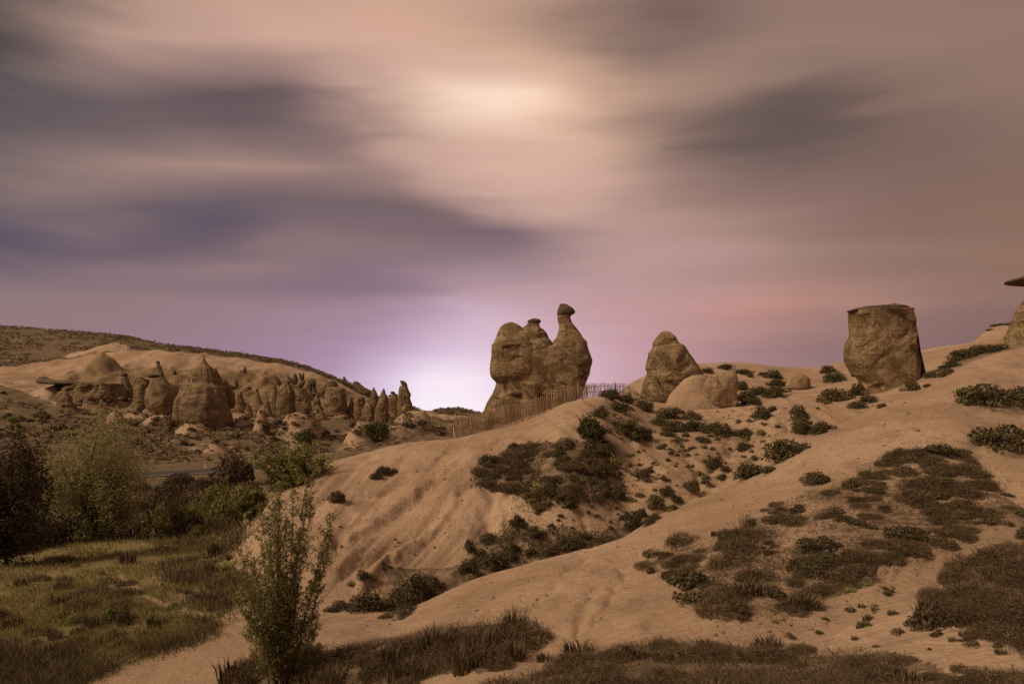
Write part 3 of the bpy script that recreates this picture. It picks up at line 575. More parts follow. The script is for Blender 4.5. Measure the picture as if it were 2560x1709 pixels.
def tilt_mesh(V, c, deg):
    R = np.array(Matrix.Rotation(math.radians(deg), 3, 'Y'))
    return (V - c) @ R.T + c
ROCKS = {}
def rock(name, label, parts, d, cat='rock', group=None, base=None):
    """parts: (part name, rows, material, options)"""
    px = np.mean([p[1][-1][1] + p[1][-1][2] for p in parts]) / 2
    by = max(max(r[0] for r in p[1]) for p in parts) if base is None else base
    org = at(px, by, d)
    single = len(parts) == 1
    root = None if single else link(name, None, None, label, cat, group, loc=org)
    made = []
    for i, (pn, rows, mat, op) in enumerate(parts):
        op = dict(op); tilt = op.pop('tilt', 0); dd = d + op.pop('dy', 0); under = op.pop('under', None)
        V, T = rock_mesh(rows, dd, seed=len(ROCKS) * 3 + i + 1, **op)
        if tilt: V = tilt_mesh(V, V.mean(0), tilt)
        me = mesh_from(pn, V - org, T, mat)
        if single: link(name, me, None, label, cat, group, loc=org)
        else: made.append(link(pn, me, root if under is None else made[under]))
    ROCKS[label] = org
    return root
def Z1(rows): return rows_to(rows, 1200, 740, 4.9)
# the camel-shaped rock behind the fence
def camel_notch(P, y, d):
    zx = (P[:, 0] / d * FP + CX - 1200) * 4.9; zy = (y - 740) * 4.9
    front = P[:, 1] < d
    # weathered pocket with a flat roof and a slanting scar below it
    roof = 606 + (zx - 480) * -0.10
    inx = np.clip((zx - 270) / 25, 0, 1) * np.clip((500 - zx) / 20, 0, 1)
    dep = np.clip(1 - (zy - roof) / 300, 0, 1) * (zy > roof) * inx * front
    P[:, 1] += dep * 0.085
    # chipped lower edge
    P[:, 1] += front * np.clip((zy - 985) / 60, 0, 1) * np.clip((520 - zx) / 150, 0, 1) * 0.16
    return P
def camel_neck(P, y, d):
    zx = (P[:, 0] / d * FP + CX - 1200) * 4.9; zy = (y - 740) * 4.9
    ledge = 865 - (zx - 1240) * 0.28
    P[:, 1] += (P[:, 1] < d) * np.clip(1 - np.abs(zy - ledge) / 22, 0, 1) * np.clip((zx - 1180) / 60, 0, 1) * 0.16
    return P
hump = Z1([(325, 350, 420), (333, 320, 440), (345, 290, 462), (380, 250, 515), (430, 222, 560), (500, 200, 640), (570, 165, 680), (598, 140, 700), (650, 138, 720), (720, 140, 730), (820, 128, 740), (900, 122, 740), (950, 125, 730), (1000, 142, 700), (1035, 175, 660), (1060, 200, 640)])
hump2 = Z1([(325, 590, 728), (360, 560, 728), (390, 520, 742), (410, 500, 780), (460, 480, 820), (520, 470, 845), (545, 460, 868), (575, 430, 892), (650, 400, 930), (800, 380, 960), (960, 380, 970), (1060, 390, 960), (1150, 420, 940)])
neck = Z1([(225, 950, 1110), (270, 948, 1108), (320, 955, 1125), (340, 968, 1140), (390, 970, 1180), (450, 955, 1225), (500, 940, 1255), (540, 905, 1290), (560, 892, 1310), (600, 870, 1312), (650, 840, 1325), (720, 810, 1350), (780, 790, 1374), (830, 780, 1372), (880, 780, 1352), (960, 780, 1340), (1010, 780, 1318), (1060, 780, 1300), (1100, 780, 1286), (1150, 790, 1270), (1220, 800, 1240)])
head = Z1([(96, 985, 1050), (108, 976, 1075), (130, 965, 1110), (160, 952, 1150), (185, 946, 1168), (205, 944, 1166), (225, 944, 1140), (243, 950, 1110)])
cap = Z1([(275, 640, 700), (285, 610, 730), (300, 585, 748), (315, 578, 746), (329, 592, 735)])
ped = Z1([(1010, 240, 900), (1040, 190, 1000), (1080, 182, 1240), (1130, 170, 1260), (1190, 145, 1250), (1240, 115, 1230), (1300, 80, 1180), (1370, 50, 1130), (1430, 25, 1080), (1500, -10, 1000), (1560, -30, 950)])
rock('camel_shaped_rock', 'tall brown rock shaped like a two-humped camel standing behind the picket fence', [
    ('hump', hump, M_ROCK, dict(ratio=0.76, n=150, m=170, amp=0.03, edit=camel_notch, dy=0.0, expo=3.0, chips=4)),
    ('hump', hump2, M_ROCK, dict(ratio=0.82, n=120, m=130, amp=0.04, dy=0.12, expo=2.8, chips=8)),
    ('capstone', cap, M_CAP, dict(ratio=0.9, n=24, m=50, amp=0.04, dy=0.12, under=1)),
    ('neck', neck, M_ROCK, dict(ratio=0.75, n=150, m=140, amp=0.03, edit=camel_neck, dy=0.0, expo=2.7, chips=9)),
    ('head', head, M_CAP, dict(ratio=0.75, n=40, m=60, amp=0.06, dy=0.0, under=3)),
    ('body', Z1([(585, 520, 860), (630, 360, 1120), (720, 270, 1240), (850, 240, 1270), (1000, 250, 1260), (1100, 260, 1220), (1200, 300, 1150)]), M_ROCK, dict(ratio=0.40, n=110, m=150, amp=0.03, dy=0.0, expo=5.0, chips=10)),
    ('pedestal', ped, M_ROCK, dict(ratio=0.40, n=100, m=200, amp=0.05, dy=0.0, expo=2.6))], 40.2, base=1045)
def Z2(rows): return rows_to(rows, 1580, 800, 4.894)
rock('dome_rock', 'brown dome-shaped rock right of the fence with a small shrub near its top', [
    ('summit', Z2([(136, 385, 440), (150, 355, 470), (200, 310, 530), (250, 270, 560), (290, 250, 590), (330, 250, 600), (400, 260, 600)]), M_ROCK, dict(n=50, m=80, amp=0.06, ratio=0.8, dy=0.1)),
    ('body', Z2([(280, 420, 560), (300, 330, 630), (330, 262, 655), (400, 205, 695), (450, 195, 732), (520, 180, 780), (560, 172, 805), (600, 165, 830), (614, 182, 838), (650, 180, 858), (700, 172, 880), (760, 140, 890), (850, 115, 800), (930, 100, 700), (1000, 110, 650), (1080, 150, 600)]), M_ROCK, dict(n=120, m=130, amp=0.04, ratio=0.7)),
    ('buttress', Z2([(700, 215, 300), (760, 170, 330), (850, 130, 400), (930, 105, 470), (1000, 120, 500), (1080, 180, 480)]), M_ROCK, dict(n=50, m=70, amp=0.10, ratio=0.8, dy=-0.9))], 42.6)
rock('pale_boulder', 'pale sandy boulder with a sharp upper corner leaning on the dome-shaped rock', [
    ('body', Z2([(610, 1205, 1252), (630, 1110, 1265), (660, 1010, 1275), (700, 900, 1290), (740, 850, 1302), (800, 800, 1303), (850, 760, 1298), (880, 730, 1285), (920, 690, 1282), (980, 640, 1300), (1020, 620, 1305), (1070, 650, 1285), (1120, 750, 1240), (1190, 850, 1180)]), M_PALE, dict(n=110, m=130, amp=0.05, ratio=0.55, expo=2.6)),
    ('apron', Z2([(676, 740, 930), (720, 640, 960), (800, 560, 960), (900, 470, 980), (1000, 400, 1080), (1090, 360, 1160), (1180, 340, 1200)]), M_GROUND, dict(n=70, m=90, amp=0.035, ratio=0.62, dy=0.1, expo=2.0, chips=2))], 41.2)
rock('pale_dome_rock', 'small pale rounded rock dome among shrubs between the boulder and the block rock', [
    ('body', Z2([(645, 2010, 2080), (680, 1950, 2130), (720, 1920, 2168), (780, 1890, 2180), (830, 1880, 2175), (840, 1915, 2165), (900, 1930, 2150), (1000, 1960, 2100), (1050, 1970, 2080)]), M_PALE, dict(n=50, m=70, amp=0.05, ratio=0.8))], 46.5)
def Z4(rows): return rows_to(rows, 1860, 640, 3.336)
def block_edge(P, y, d):
    zx = (P[:, 0] / d * FP + CX - 1860) * 3.336; zy = (y - 640) * 3.336
    edge = 1345 + 6 * np.sin(zy * .05) + (zy - 450) * 0.02
    over = np.clip(zx - edge, 0, 200) / 3.336 * d / FP
    P[:, 1] += (P[:, 1] < d) * over * 1.1
    scar_ = np.abs(zy - (900 - (zx - 1020) * 0.95))
    P[:, 1] += (P[:, 1] < d) * np.clip(1 - scar_ / 40, 0, 1) * np.clip((zx - 980) / 60, 0, 1) * np.clip((1330 - zx) / 60, 0, 1) * 0.10
    return P
rock('block_rock', 'tall square brown rock block with a thin dark slab on top', [
    ('body', Z4([(419, 1364, 1382), (437, 1335, 1387), (446, 905, 1389), (480, 906, 1396), (560, 912, 1430), (600, 908, 1445), (700, 895, 1462), (740, 880, 1465), (790, 875, 1475), (860, 872, 1492), (900, 885, 1500), (950, 915, 1512), (1000, 932, 1524), (1040, 962, 1532), (1070, 978, 1538), (1120, 985, 1545), (1200, 990, 1550)]), M_ROCK, dict(n=150, m=170, amp=0.026, ratio=0.62, expo=4.6, chips=26, edit=block_edge)),
    ('capstone', Z4([(399, 1235, 1280), (408, 1150, 1312), (420, 1040, 1338), (430, 955, 1350), (440, 912, 1352), (450, 880, 1300), (460, 878, 1200), (466, 900, 1100)]), M_CAP, dict(n=26, m=120, amp=0.07, ratio=0.64, expo=3.2, under=0, freq=2.5)),
    ('pedestal', Z4([(1040, 990, 1300), (1100, 995, 1320), (1170, 1040, 1280), (1250, 1080, 1220), (1300, 1040, 1300)]), M_GROUND, dict(n=44, m=80, amp=0.06, ratio=0.6, dy=-0.3))], 40.5)
rock('mushroom_rock', 'rock cone at the right edge carrying a wide dark flat cap', [
    ('body', [(696, 2612, 2690), (730, 2590, 2705), (766, 2561, 2725), (800, 2546, 2745), (830, 2534, 2760), (868, 2519, 2780), (890, 2515, 2790), (930, 2500, 2800)], M_ROCK, dict(n=90, m=110, amp=0.05, ratio=0.8)),
    ('capstone', [(672, 2640, 2720), (682, 2590, 2760), (690, 2556, 2785), (697, 2534, 2795), (702, 2531, 2790), (706, 2575, 2740)], M_CAP, dict(n=30, m=80, amp=0.03, ratio=0.8, under=0))], 46.0)
# ---- far hillside formations
def Z5(rows): return rows_to(rows, 80, 860, 4.35)
def Z6(rows): return rows_to(rows, 640, 920, 5.593)
def dist(px, py):
    p = hit(px, py); return p.y
FK = dict(n=50, m=60, amp=0.09, ratio=0.8, chips=12, flute=0.20)
BK = dict(n=16, m=20, amp=0.06, ratio=0.9)
def B5(x, y, l, w): return boulder_rows(80 + x / 4.35, 860 + y / 4.35, l / 4.35, w / 4.35)
def B6(x, y, l, w): return boulder_rows(640 + x / 5.593, 920 + y / 5.593, l / 5.593, w / 5.593)
rock('slab_topped_outcrop', 'outcrop on the far hillside topped by a long thin dark slab', [
    ('columns', Z5([(432, 480, 925), (500, 390, 955), (600, 320, 960), (700, 290, 850), (760, 290, 820), (800, 300, 800)]), M_ROCKFAR, dict(FK, n=70, m=120, ratio=0.8, amp=0.12, dy=4, freq=2.2)),
    ('capstone', Z5([(358, 95, 160), (380, 65, 190), (400, 62, 420), (418, 90, 700), (430, 140, 925), (442, 300, 945), (452, 640, 900)]), M_CAPFAR, dict(FK, n=24, m=90, ratio=0.5, amp=0.04, dy=4.5, chips=0, under=0)),
    ('pale_column', Z5([(500, 620, 680), (560, 600, 710), (650, 560, 720), (750, 540, 790), (800, 540, 800)]), M_PALE, dict(FK, dy=0.5, amp=.12, ratio=.6))], dist(220, 1030) + 3)
rock('capped_pillar', 'leaning tapered pillar with a dark round cap on the far hillside', [
    ('body', Z5([(350, 972, 1032), (420, 965, 1060), (500, 965, 1095), (600, 975, 1130), (640, 980, 1140)]), M_ROCKFAR, FK),
    ('capstone', B5(1000, 338, 62, 74), M_CAPFAR, dict(BK, tilt=-15, under=0))], dist(320, 1003) + 1)
rock('slab_fragment', 'dark slanting slab perched on the far hillside next to the capped pillar', [('body', B5(1172, 387, 50, 100), M_CAPFAR, dict(BK, tilt=-18))], dist(349, 955) )
rock('small_cone_rock', 'slender cone with a knobbed tip left of the largest far cone', [
    ('body', Z5([(200, 1355, 1385), (240, 1350, 1400), (300, 1352, 1420), (360, 1335, 1440), (420, 1300, 1480), (500, 1260, 1560), (600, 1250, 1600), (700, 1280, 1595), (790, 1380, 1580)]), M_ROCKFAR, dict(FK, n=60, m=60)),
    ('capstone', B5(1370, 198, 34, 44), M_CAPFAR, dict(BK, under=0)), ('ledge', B5(1318, 345, 44, 130), M_CAPFAR, dict(BK, dy=-3)),
    ('shoulder', Z5([(380, 1160, 1260), (450, 1125, 1290), (560, 1120, 1300), (640, 1130, 1310)]), M_ROCKFAR, dict(FK, dy=1.5))], dist(415, 1042) + 3)
rock('large_cone_rock', 'largest pointed cone-shaped rock on the far hillside', [
    ('body', Z5([(130, 1858, 1872), (180, 1845, 1890), (230, 1820, 1920), (260, 1785, 1955), (330, 1740, 1990), (420, 1700, 2010), (470, 1660, 2060), (560, 1620, 2090), (650, 1590, 2110), (760, 1575, 2140), (820, 1582, 2150), (870, 1640, 2140), (930, 1720, 2130), (1010, 1850, 2130)]), M_ROCKFAR, dict(FK, n=90, m=90, amp=0.10)),
    ('spur', Z5([(262, 1980, 2000), (330, 1972, 2035), (420, 1980, 2080), (520, 2000, 2100), (620, 2000, 2120)]), M_ROCKFAR, dict(FK, dy=1.5)),
    ('shoulder', Z5([(375, 2082, 2108), (450, 2080, 2150), (540, 2085, 2200), (640, 2085, 2205), (700, 2080, 2190)]), M_ROCKFAR, dict(FK, dy=3))], dist(515, 1075) + 5)
rock('twin_pillar_rock', 'stout twin pillars crowned by dark upright finger-like boulders', [
    ('pillar', Z6([(205, 390, 420), (230, 360, 470), (300, 320, 510), (400, 300, 535), (500, 290, 540), (600, 285, 540), (690, 300, 520)]), M_ROCKFAR, dict(FK, n=60)),
    ('pillar', Z6([(280, 560, 690), (330, 540, 710), (400, 530, 732), (500, 525, 760), (560, 525, 775), (620, 520, 760), (690, 510, 700)]), M_ROCKFAR, dict(FK, n=60, dy=0.5)),
    ('finger', B6(302, 172, 180, 66), M_CAPFAR, dict(BK, tilt=-33)), ('finger', B6(548, 150, 155, 72), M_CAPFAR, dict(BK, tilt=-6)), ('finger', B6(625, 120, 110, 42), M_CAPFAR, dict(BK, tilt=-20)),
    ('finger', B6(655, 130, 120, 40), M_CAPFAR, dict(BK, tilt=6)), ('finger', B6(485, 165, 150, 52), M_CAPFAR, dict(BK, tilt=-42)), ('finger', B6(625, 240, 175, 76), M_CAPFAR, dict(BK, tilt=40)), ('finger', B6(455, 200, 56, 60), M_CAPFAR, BK)], dist(735, 1040) + 2)
rock('thin_pillar', 'thin pillar with a round knob beside the twin pillars', [
    ('body', Z6([(290, 245, 288), (360, 235, 300), (450, 222, 300), (600, 212, 292), (650, 215, 290)]), M_ROCKFAR, FK), ('knob', B6(260, 272, 62, 46), M_CAPFAR, dict(BK, under=0))], dist(686, 1030) + 1)
rock('small_spire', 'small lone spire with a loose stone on its tip between large cone and twin pillars', [
    ('body', Z6([(335, 15, 45), (400, 0, 55), (470, -20, 80), (560, -40, 120)]), M_ROCKFAR, FK), ('knob', B6(15, 308, 50, 40), M_CAPFAR, dict(BK, under=0))], dist(645, 1015) + 1)
rock('hooked_rock', 'dark hooked stone beside a low block behind the twin pillars', [
    ('block', Z6([(226, 700, 772), (260, 695, 776), (340, 690, 778), (370, 690, 780)]), M_ROCKFAR, FK),
    ('hook', Z6([(163, 755, 800), (190, 746, 828), (225, 748, 838), (240, 775, 838), (290, 785, 836), (340, 780, 850), (370, 780, 900)]), M_CAPFAR, FK)], dist(780, 987) + 1)
rock('capped_block_rock', 'broad rock block with a dark rounded cap in the middle of the far hillside', [
    ('body', Z6([(262, 1000, 1160), (275, 998, 1205), (300, 994, 1228), (400, 975, 1250), (500, 965, 1256), (600, 955, 1270), (660, 970, 1280), (700, 1060, 1280)]), M_ROCKFAR, dict(FK, n=60, m=60, expo=3.0)),
    ('capstone', Z6([(170, 1035, 1085), (200, 1010, 1125), (240, 988, 1150), (270, 1000, 1140), (290, 1040, 1110)]), M_CAPFAR, BK),
    ('pedestal', Z6([(655, 1120, 1290), (720, 1075, 1300), (800, 1070, 1320), (880, 1080, 1290)]), M_PALE, dict(FK, dy=-1.5))], dist(845, 1042) + 2)
rock('fin_rock', 'small shark-fin rock standing on the far skyline', [('body', Z6([(112, 1220, 1234), (150, 1218, 1258), (180, 1215, 1276), (230, 1190, 1295), (270, 1185, 1300)]), M_CAPFAR, dict(FK, n=24, m=24))], 212)
rock('skyline_slab', 'dark slanting slab lying on the far skyline ridge', [('body', Z6([(185, 1368, 1415), (200, 1364, 1440), (230, 1370, 1470), (270, 1375, 1520), (310, 1385, 1610), (360, 1400, 1640)]), M_CAPFAR, dict(FK, n=24, m=24))], 208)
rock('pointed_spire', 'pointed spire left of its taller-based neighbour at the end of the far ridge', [('body', Z6([(268, 1638, 1650), (300, 1625, 1665), (350, 1615, 1690), (420, 1605, 1702), (560, 1600, 1705), (620, 1600, 1700)]), M_ROCKFAR, FK)], dist(934, 1040) + 5)
rock('notched_spire', 'tall spire with a sharp tip and rough base in the group at the ridge end', [('body', Z6([(282, 1782, 1792), (320, 1760, 1805), (360, 1745, 1815), (400, 1735, 1845), (470, 1710, 1850), (560, 1680, 1845), (700, 1660, 1850), (800, 1660, 1850)]), M_ROCKFAR, dict(FK, n=60))], dist(953, 1058) + 1)
rock('lumpy_outcrop', 'lumpy outcrop with two humps left of the spires at the ridge end', [
    ('hump', Z6([(390, 1430, 1490), (420, 1392, 1512), (500, 1380, 1530), (600, 1372, 1540), (720, 1380, 1560)]), M_ROCKFAR, FK),
    ('hump', Z6([(485, 1540, 1590), (520, 1510, 1620), (600, 1490, 1655), (720, 1480, 1660)]), M_ROCKFAR, dict(FK, dy=-1))], dist(910, 1048) + 2)
rock('balanced_stone_pillar', 'squat pillar with dark stones balanced on top next to the hook-headed rock', [
    ('body', Z6([(385, 1875, 1975), (420, 1850, 1992), (500, 1840, 1998), (640, 1855, 1998), (690, 1860, 1998)]), M_ROCKFAR, FK),
    ('stone', B6(1912, 345, 42, 74), M_CAPFAR, BK), ('stone', B6(1890, 388, 40, 90), M_CAPFAR, BK), ('stone', B6(1950, 375, 36, 76), M_CAPFAR, BK)], dist(983, 1036) + 2)
rock('hook_headed_rock', 'tall rock with a dark beaked head at the end of the far ridge', [
    ('body', Z6([(245, 2015, 2105), (300, 2000, 2130), (380, 1995, 2152), (420, 1990, 2150), (500, 1985, 2180), (560, 1985, 2190), (640, 1990, 2200), (690, 1990, 2200)]), M_ROCKFAR, dict(FK, n=60)),
    ('head', Z6([(173, 2015, 2055), (190, 2014, 2090), (215, 2025, 2110), (240, 2036, 2118), (270, 2060, 2122)]), M_CAPFAR, BK),
    ('boulder', B6(2142, 365, 90, 46), M_CAPFAR, dict(BK, tilt=-12)), ('boulder', B6(2075, 585, 100, 90), M_PALE, dict(BK, dy=-2.5))], dist(1015, 1036) + 2)
rk_ = np.random.default_rng(77)
for (sxp, byp, hh_, ww_, lab) in [(165, 1028, 50, 60, 'low brown buttress left of the slab-topped outcrop columns'), (255, 1040, 42, 44, 'squat brown cone under the right end of the long slab'), (345, 1028, 46, 46, 'blunt brown cone between capped pillar and slender cone'), (450, 1036, 60, 40, 'narrow brown cone wedged against the left side of the largest cone'), (600, 1030, 52, 40, 'brown cone close right of the largest far cone'),
                                  (622, 1048, 40, 30, 'small brown cone at the foot of the lone spire'), (668, 1042, 50, 26, 'narrow brown fin just left of the thin pillar'), (792, 1030, 44, 34, 'brown stub between the twin pillars and the capped block'), (880, 1046, 54, 26, 'slim brown fin right of the capped block'), (800, 1052, 30, 40, 'low brown knob below the capped block'), (925, 1054, 46, 26, 'short brown spire between the lumpy outcrop and the notched spire'), (560, 1062, 34, 50, 'low rocky foot of the largest far cone')]:
    rows = [(byp - hh_ * (1 - t_) , sxp - ww_ / 2 * (0.10 + 0.9 * t_ ** (0.7 + 0.5 * rk_.random())) * (1 + .12 * rk_.normal()), sxp + ww_ / 2 * (0.10 + 0.9 * t_ ** (0.7 + 0.5 * rk_.random())) * (1 + .12 * rk_.normal())) for t_ in np.linspace(0, 1, 7)]
    rows.append((byp + 14, sxp - ww_ * .55, sxp + ww_ * .55))
    rock('eroded_cone', lab, [('body', rows, M_ROCKFAR, dict(FK, amp=.12))], dist(sxp, byp) + 1.5)
for (x, y, l, w, lab) in [(1550, 310, 52, 40, 'round dark boulder on the bare far slope left of the largest cone'), (2315, 285, 84, 32, 'narrow upright stone high on the bare far slope'),
                          (2222, 420, 70, 34, 'oval upright stone just right of the largest far cone')]:
    rock('boulder', lab, [('body', B5(x, y, l, w), M_CAPFAR, BK)], dist(80 + x / 4.35, 860 + (y + l * .4) / 4.35))

# ------------------------------------------------------------------ road and marker post
RC = [(-60, 1217), (105, 1206), (240, 1195), (375, 1186), (470, 1181), (540, 1177), (640, 1164), (760, 1155)]
rp = [hit(a, b) for a, b in RC]
RV = []
for k in range(61):
    s = k / 60 * (len(rp) - 1); i = min(int(s), len(rp) - 2); p = rp[i].lerp(rp[i + 1], s - i)
    RV.append(p)
def strip(name, o1, o2, dzz, mat, **kw):
    V = []
    for k, p in enumerate(RV):
        t = (RV[min(k + 1, 60)] - RV[max(k - 1, 0)]).normalized(); nrm = Vector((-t.y, t.x, 0))
        for o in (o1, o2):
            q = p + nrm * o; V.append((q.x, q.y, max(ground(p.x, p.y), ground(q.x, q.y)) + dzz))
    Fq = [(2 * k, 2 * k + 1, 2 * k + 3, 2 * k + 2) for k in range(60)]
    return link(name, mesh_from(name, np.array(V), np.array(Fq), mat), **kw)
rd = strip('road', -3.0, 3.0, 0.10, M_ROAD, kind='structure')
strip('edge_line', -2.85, -2.62, 0.106, M_PAINT, parent=rd)
def box(w, dpt, h, z0=0.0, taper=1.0):
    V = [(sx * w / 2 * (taper if k else 1), sy * dpt / 2 * (taper if k else 1), z0 + h * k) for k in (0, 1) for sy in (-1, 1) for sx in (-1, 1)]
    Fq = [(0, 2, 3, 1), (4, 5, 7, 6), (0, 1, 5, 4), (1, 3, 7, 5), (3, 2, 6, 7), (2, 0, 4, 6)]
    return np.array(V, float), np.array(Fq)
pp = hit(512, 1170)
post = link('marker_post', None, None, 'thin pale roadside marker post beside the far road', 'post', loc=(pp.x, pp.y, pp.z))
for nm, (V, Fq), mt in (('shaft', box(0.17, 0.08, 0.98), M_PAINT), ('band', box(0.174, 0.084, 0.14, 0.72), M_WIRE), ('top', box(0.17, 0.08, 0.07, 0.98, 0.4), M_PAINT)):
    link(nm, mesh_from(nm, V, Fq, mt, False), post)

# ------------------------------------------------------------------ picket fence
def picket_mesh(k):
    w, t, h = 0.034 + 0.006 * k, 0.014, 1.0
    V = [(-w / 2, -t / 2, -0.15), (w / 2, -t / 2, -0.15), (w / 2, t / 2, -0.15), (-w / 2, t / 2, -0.15),
         (-w / 2, -t / 2, h - 0.07), (w / 2, -t / 2, h - 0.07), (w / 2, t / 2, h - 0.07), (-w / 2, t / 2, h - 0.07), (0.1 * w, -t / 2, h), (0.1 * w, t / 2, h)]
    T = [(0, 1, 5), (0, 5, 4), (1, 2, 6), (1, 6, 5), (2, 3, 7), (2, 7, 6), (3, 0, 4), (3, 4, 7), (4, 5, 8), (6, 7, 9), (5, 6, 9), (5, 9, 8), (7, 4, 8), (7, 8, 9)]
    return mesh_from('picket', np.array(V), np.array(T), M_WOOD, False)
PK_M = [picket_mesh(k) for k in range(4)]
def tube_arrays(pts, radii, seg=5):
    pts = np.asarray(pts, float); n = len(pts)
    V, T = [], []
    for i in range(n):
        t = pts[min(i + 1, n - 1)] - pts[max(i - 1, 0)]; t = t / (np.linalg.norm(t) + 1e-9)
        u = np.cross(t, (0.31, 0.17, 0.93) if abs(t[2]) < 0.9 else (1, 0.2, 0)); u /= np.linalg.norm(u) + 1e-9; v = np.cross(t, u)
        for k in range(seg):
            a = 2 * math.pi * k / seg
            V.append(pts[i] + radii[i] * (math.cos(a) * u + math.sin(a) * v))
    for i in range(n - 1):
        for k in range(seg):
            a, b = i * seg + k, i * seg + (k + 1) % seg
            T += [(a, b, b + seg), (a, b + seg, a + seg)]
    return np.array(V), np.array(T)
def merge(parts):
    Vs, Ts, o = [], [], 0
    for V, T in parts: Vs.append(V); Ts.append(T + o); o += len(V)
    return np.concatenate(Vs), np.concatenate(Ts)
def fence(label, base_pts, spacing, height, lean=(-0.06, 0.0), jit=1.0, posts=True, hp=None):
    """base_pts: world XY; pickets stand on the ground along them"""
    P = [Vector((x, y)) for x, y in base_pts]
    o = Vector((P[0].x, P[0].y, ground(P[0].x, P[0].y)))
    root = link('picket_fence', None, None, label, 'fence', 'weathered picket fences', loc=o)
    rails = {0.42: [], 0.78: []}
    k = 0
    hp = hp or [1.0] * len(P)
    for si, (a, b) in enumerate(zip(P[:-1], P[1:])):
        L = (b - a).length; n = max(1, int(L / spacing)); ang_ = math.atan2(b.y - a.y, b.x - a.x)
        for i in range(n):
            q = a.lerp(b, (i + 0.5 + random.uniform(-.18, .18) * jit) / n); z = ground(q.x, q.y)
            h = height * random.uniform(0.94, 1.05) * (hp[si] + (hp[si + 1] - hp[si]) * (i + .5) / n)
            ob = link('picket', PK_M[random.randrange(4)], root, loc=(q.x - o.x, q.y - o.y + random.uniform(-.01, .01), z - o.z))
            ob.scale = (1, 1, h); ob.rotation_euler = (random.gauss(0, .03), lean[0] + random.gauss(0, .022) * jit, ang_ + random.gauss(0, .1))
            k += 1
            if i % 4 == 0 or i == n - 1:
                for f in rails: rails[f].append((q.x + lean[0] * h * f - o.x, q.y - o.y + 0.014, z + h * f - o.z))
    for f, pts_ in rails.items():
        V, T = tube_arrays(pts_, [0.011] * len(pts_), 4); link('rail', mesh_from('rail', V, T, M_WIRE), root)
    if posts:
        for i in range(0, len(rails[0.42]), 7):
            x, y, z = rails[0.42][i]
            V, T = tube_arrays([(x, y + .05, z - 0.6 * height), (x - .04, y + .05, z + 0.62 * height)], [0.035, 0.03], 6); link('post', mesh_from('post', V, T, M_WOOD), root)
    return k
def line_world(pts, back=0.0):
    out = []
    for a, b in pts:
        p = hit(a, b); out.append((p.x * (1 + back / p.y), p.y + back))
    return out
FL = [(1136, 1098), (1199, 1085), (1245, 1074), (1292, 1063), (1330, 1050), (1364, 1036), (1395, 1022), (1418, 1013), (1460, 1003), (1505, 998)]
fence('long weathered picket fence running up the sandy crest in front of the camel-shaped rock', [((a - CX) / FP * (np.interp(a, PXC, KD[7]) + .3), np.interp(a, PXC, KD[7]) + .3) for a, b in FL], 0.084, 1.12, (-0.10, 0), hp=[1, 1, 1, 1, .97, .9, .82, .76, .66, .6])
p0 = at(1136, 1098, 35.2); p1 = at(1195, 1040, 39.5)
fence('short dark return of pickets behind the lower end of the long fence', [(p0[0] + .1, p0[1] + .5), (p1[0] - 1.0, p1[1] - 2), (p1[0] - 0.2, p1[1] - .4)], 0.10, 1.25, (-0.08, 0), 1.6)
u0, u1, u2 = at(1440, 990, 42.3), at(1570, 985, 41.5), at(1592, 1000, 39.2)
fence('upper picket fence seen against the sky between the camel rock and the shrubs', [(u0[0], u0[1]), (u1[0], u1[1]), (u2[0], u2[1])], 0.088, 0.98, (-0.07, 0), 0.7)

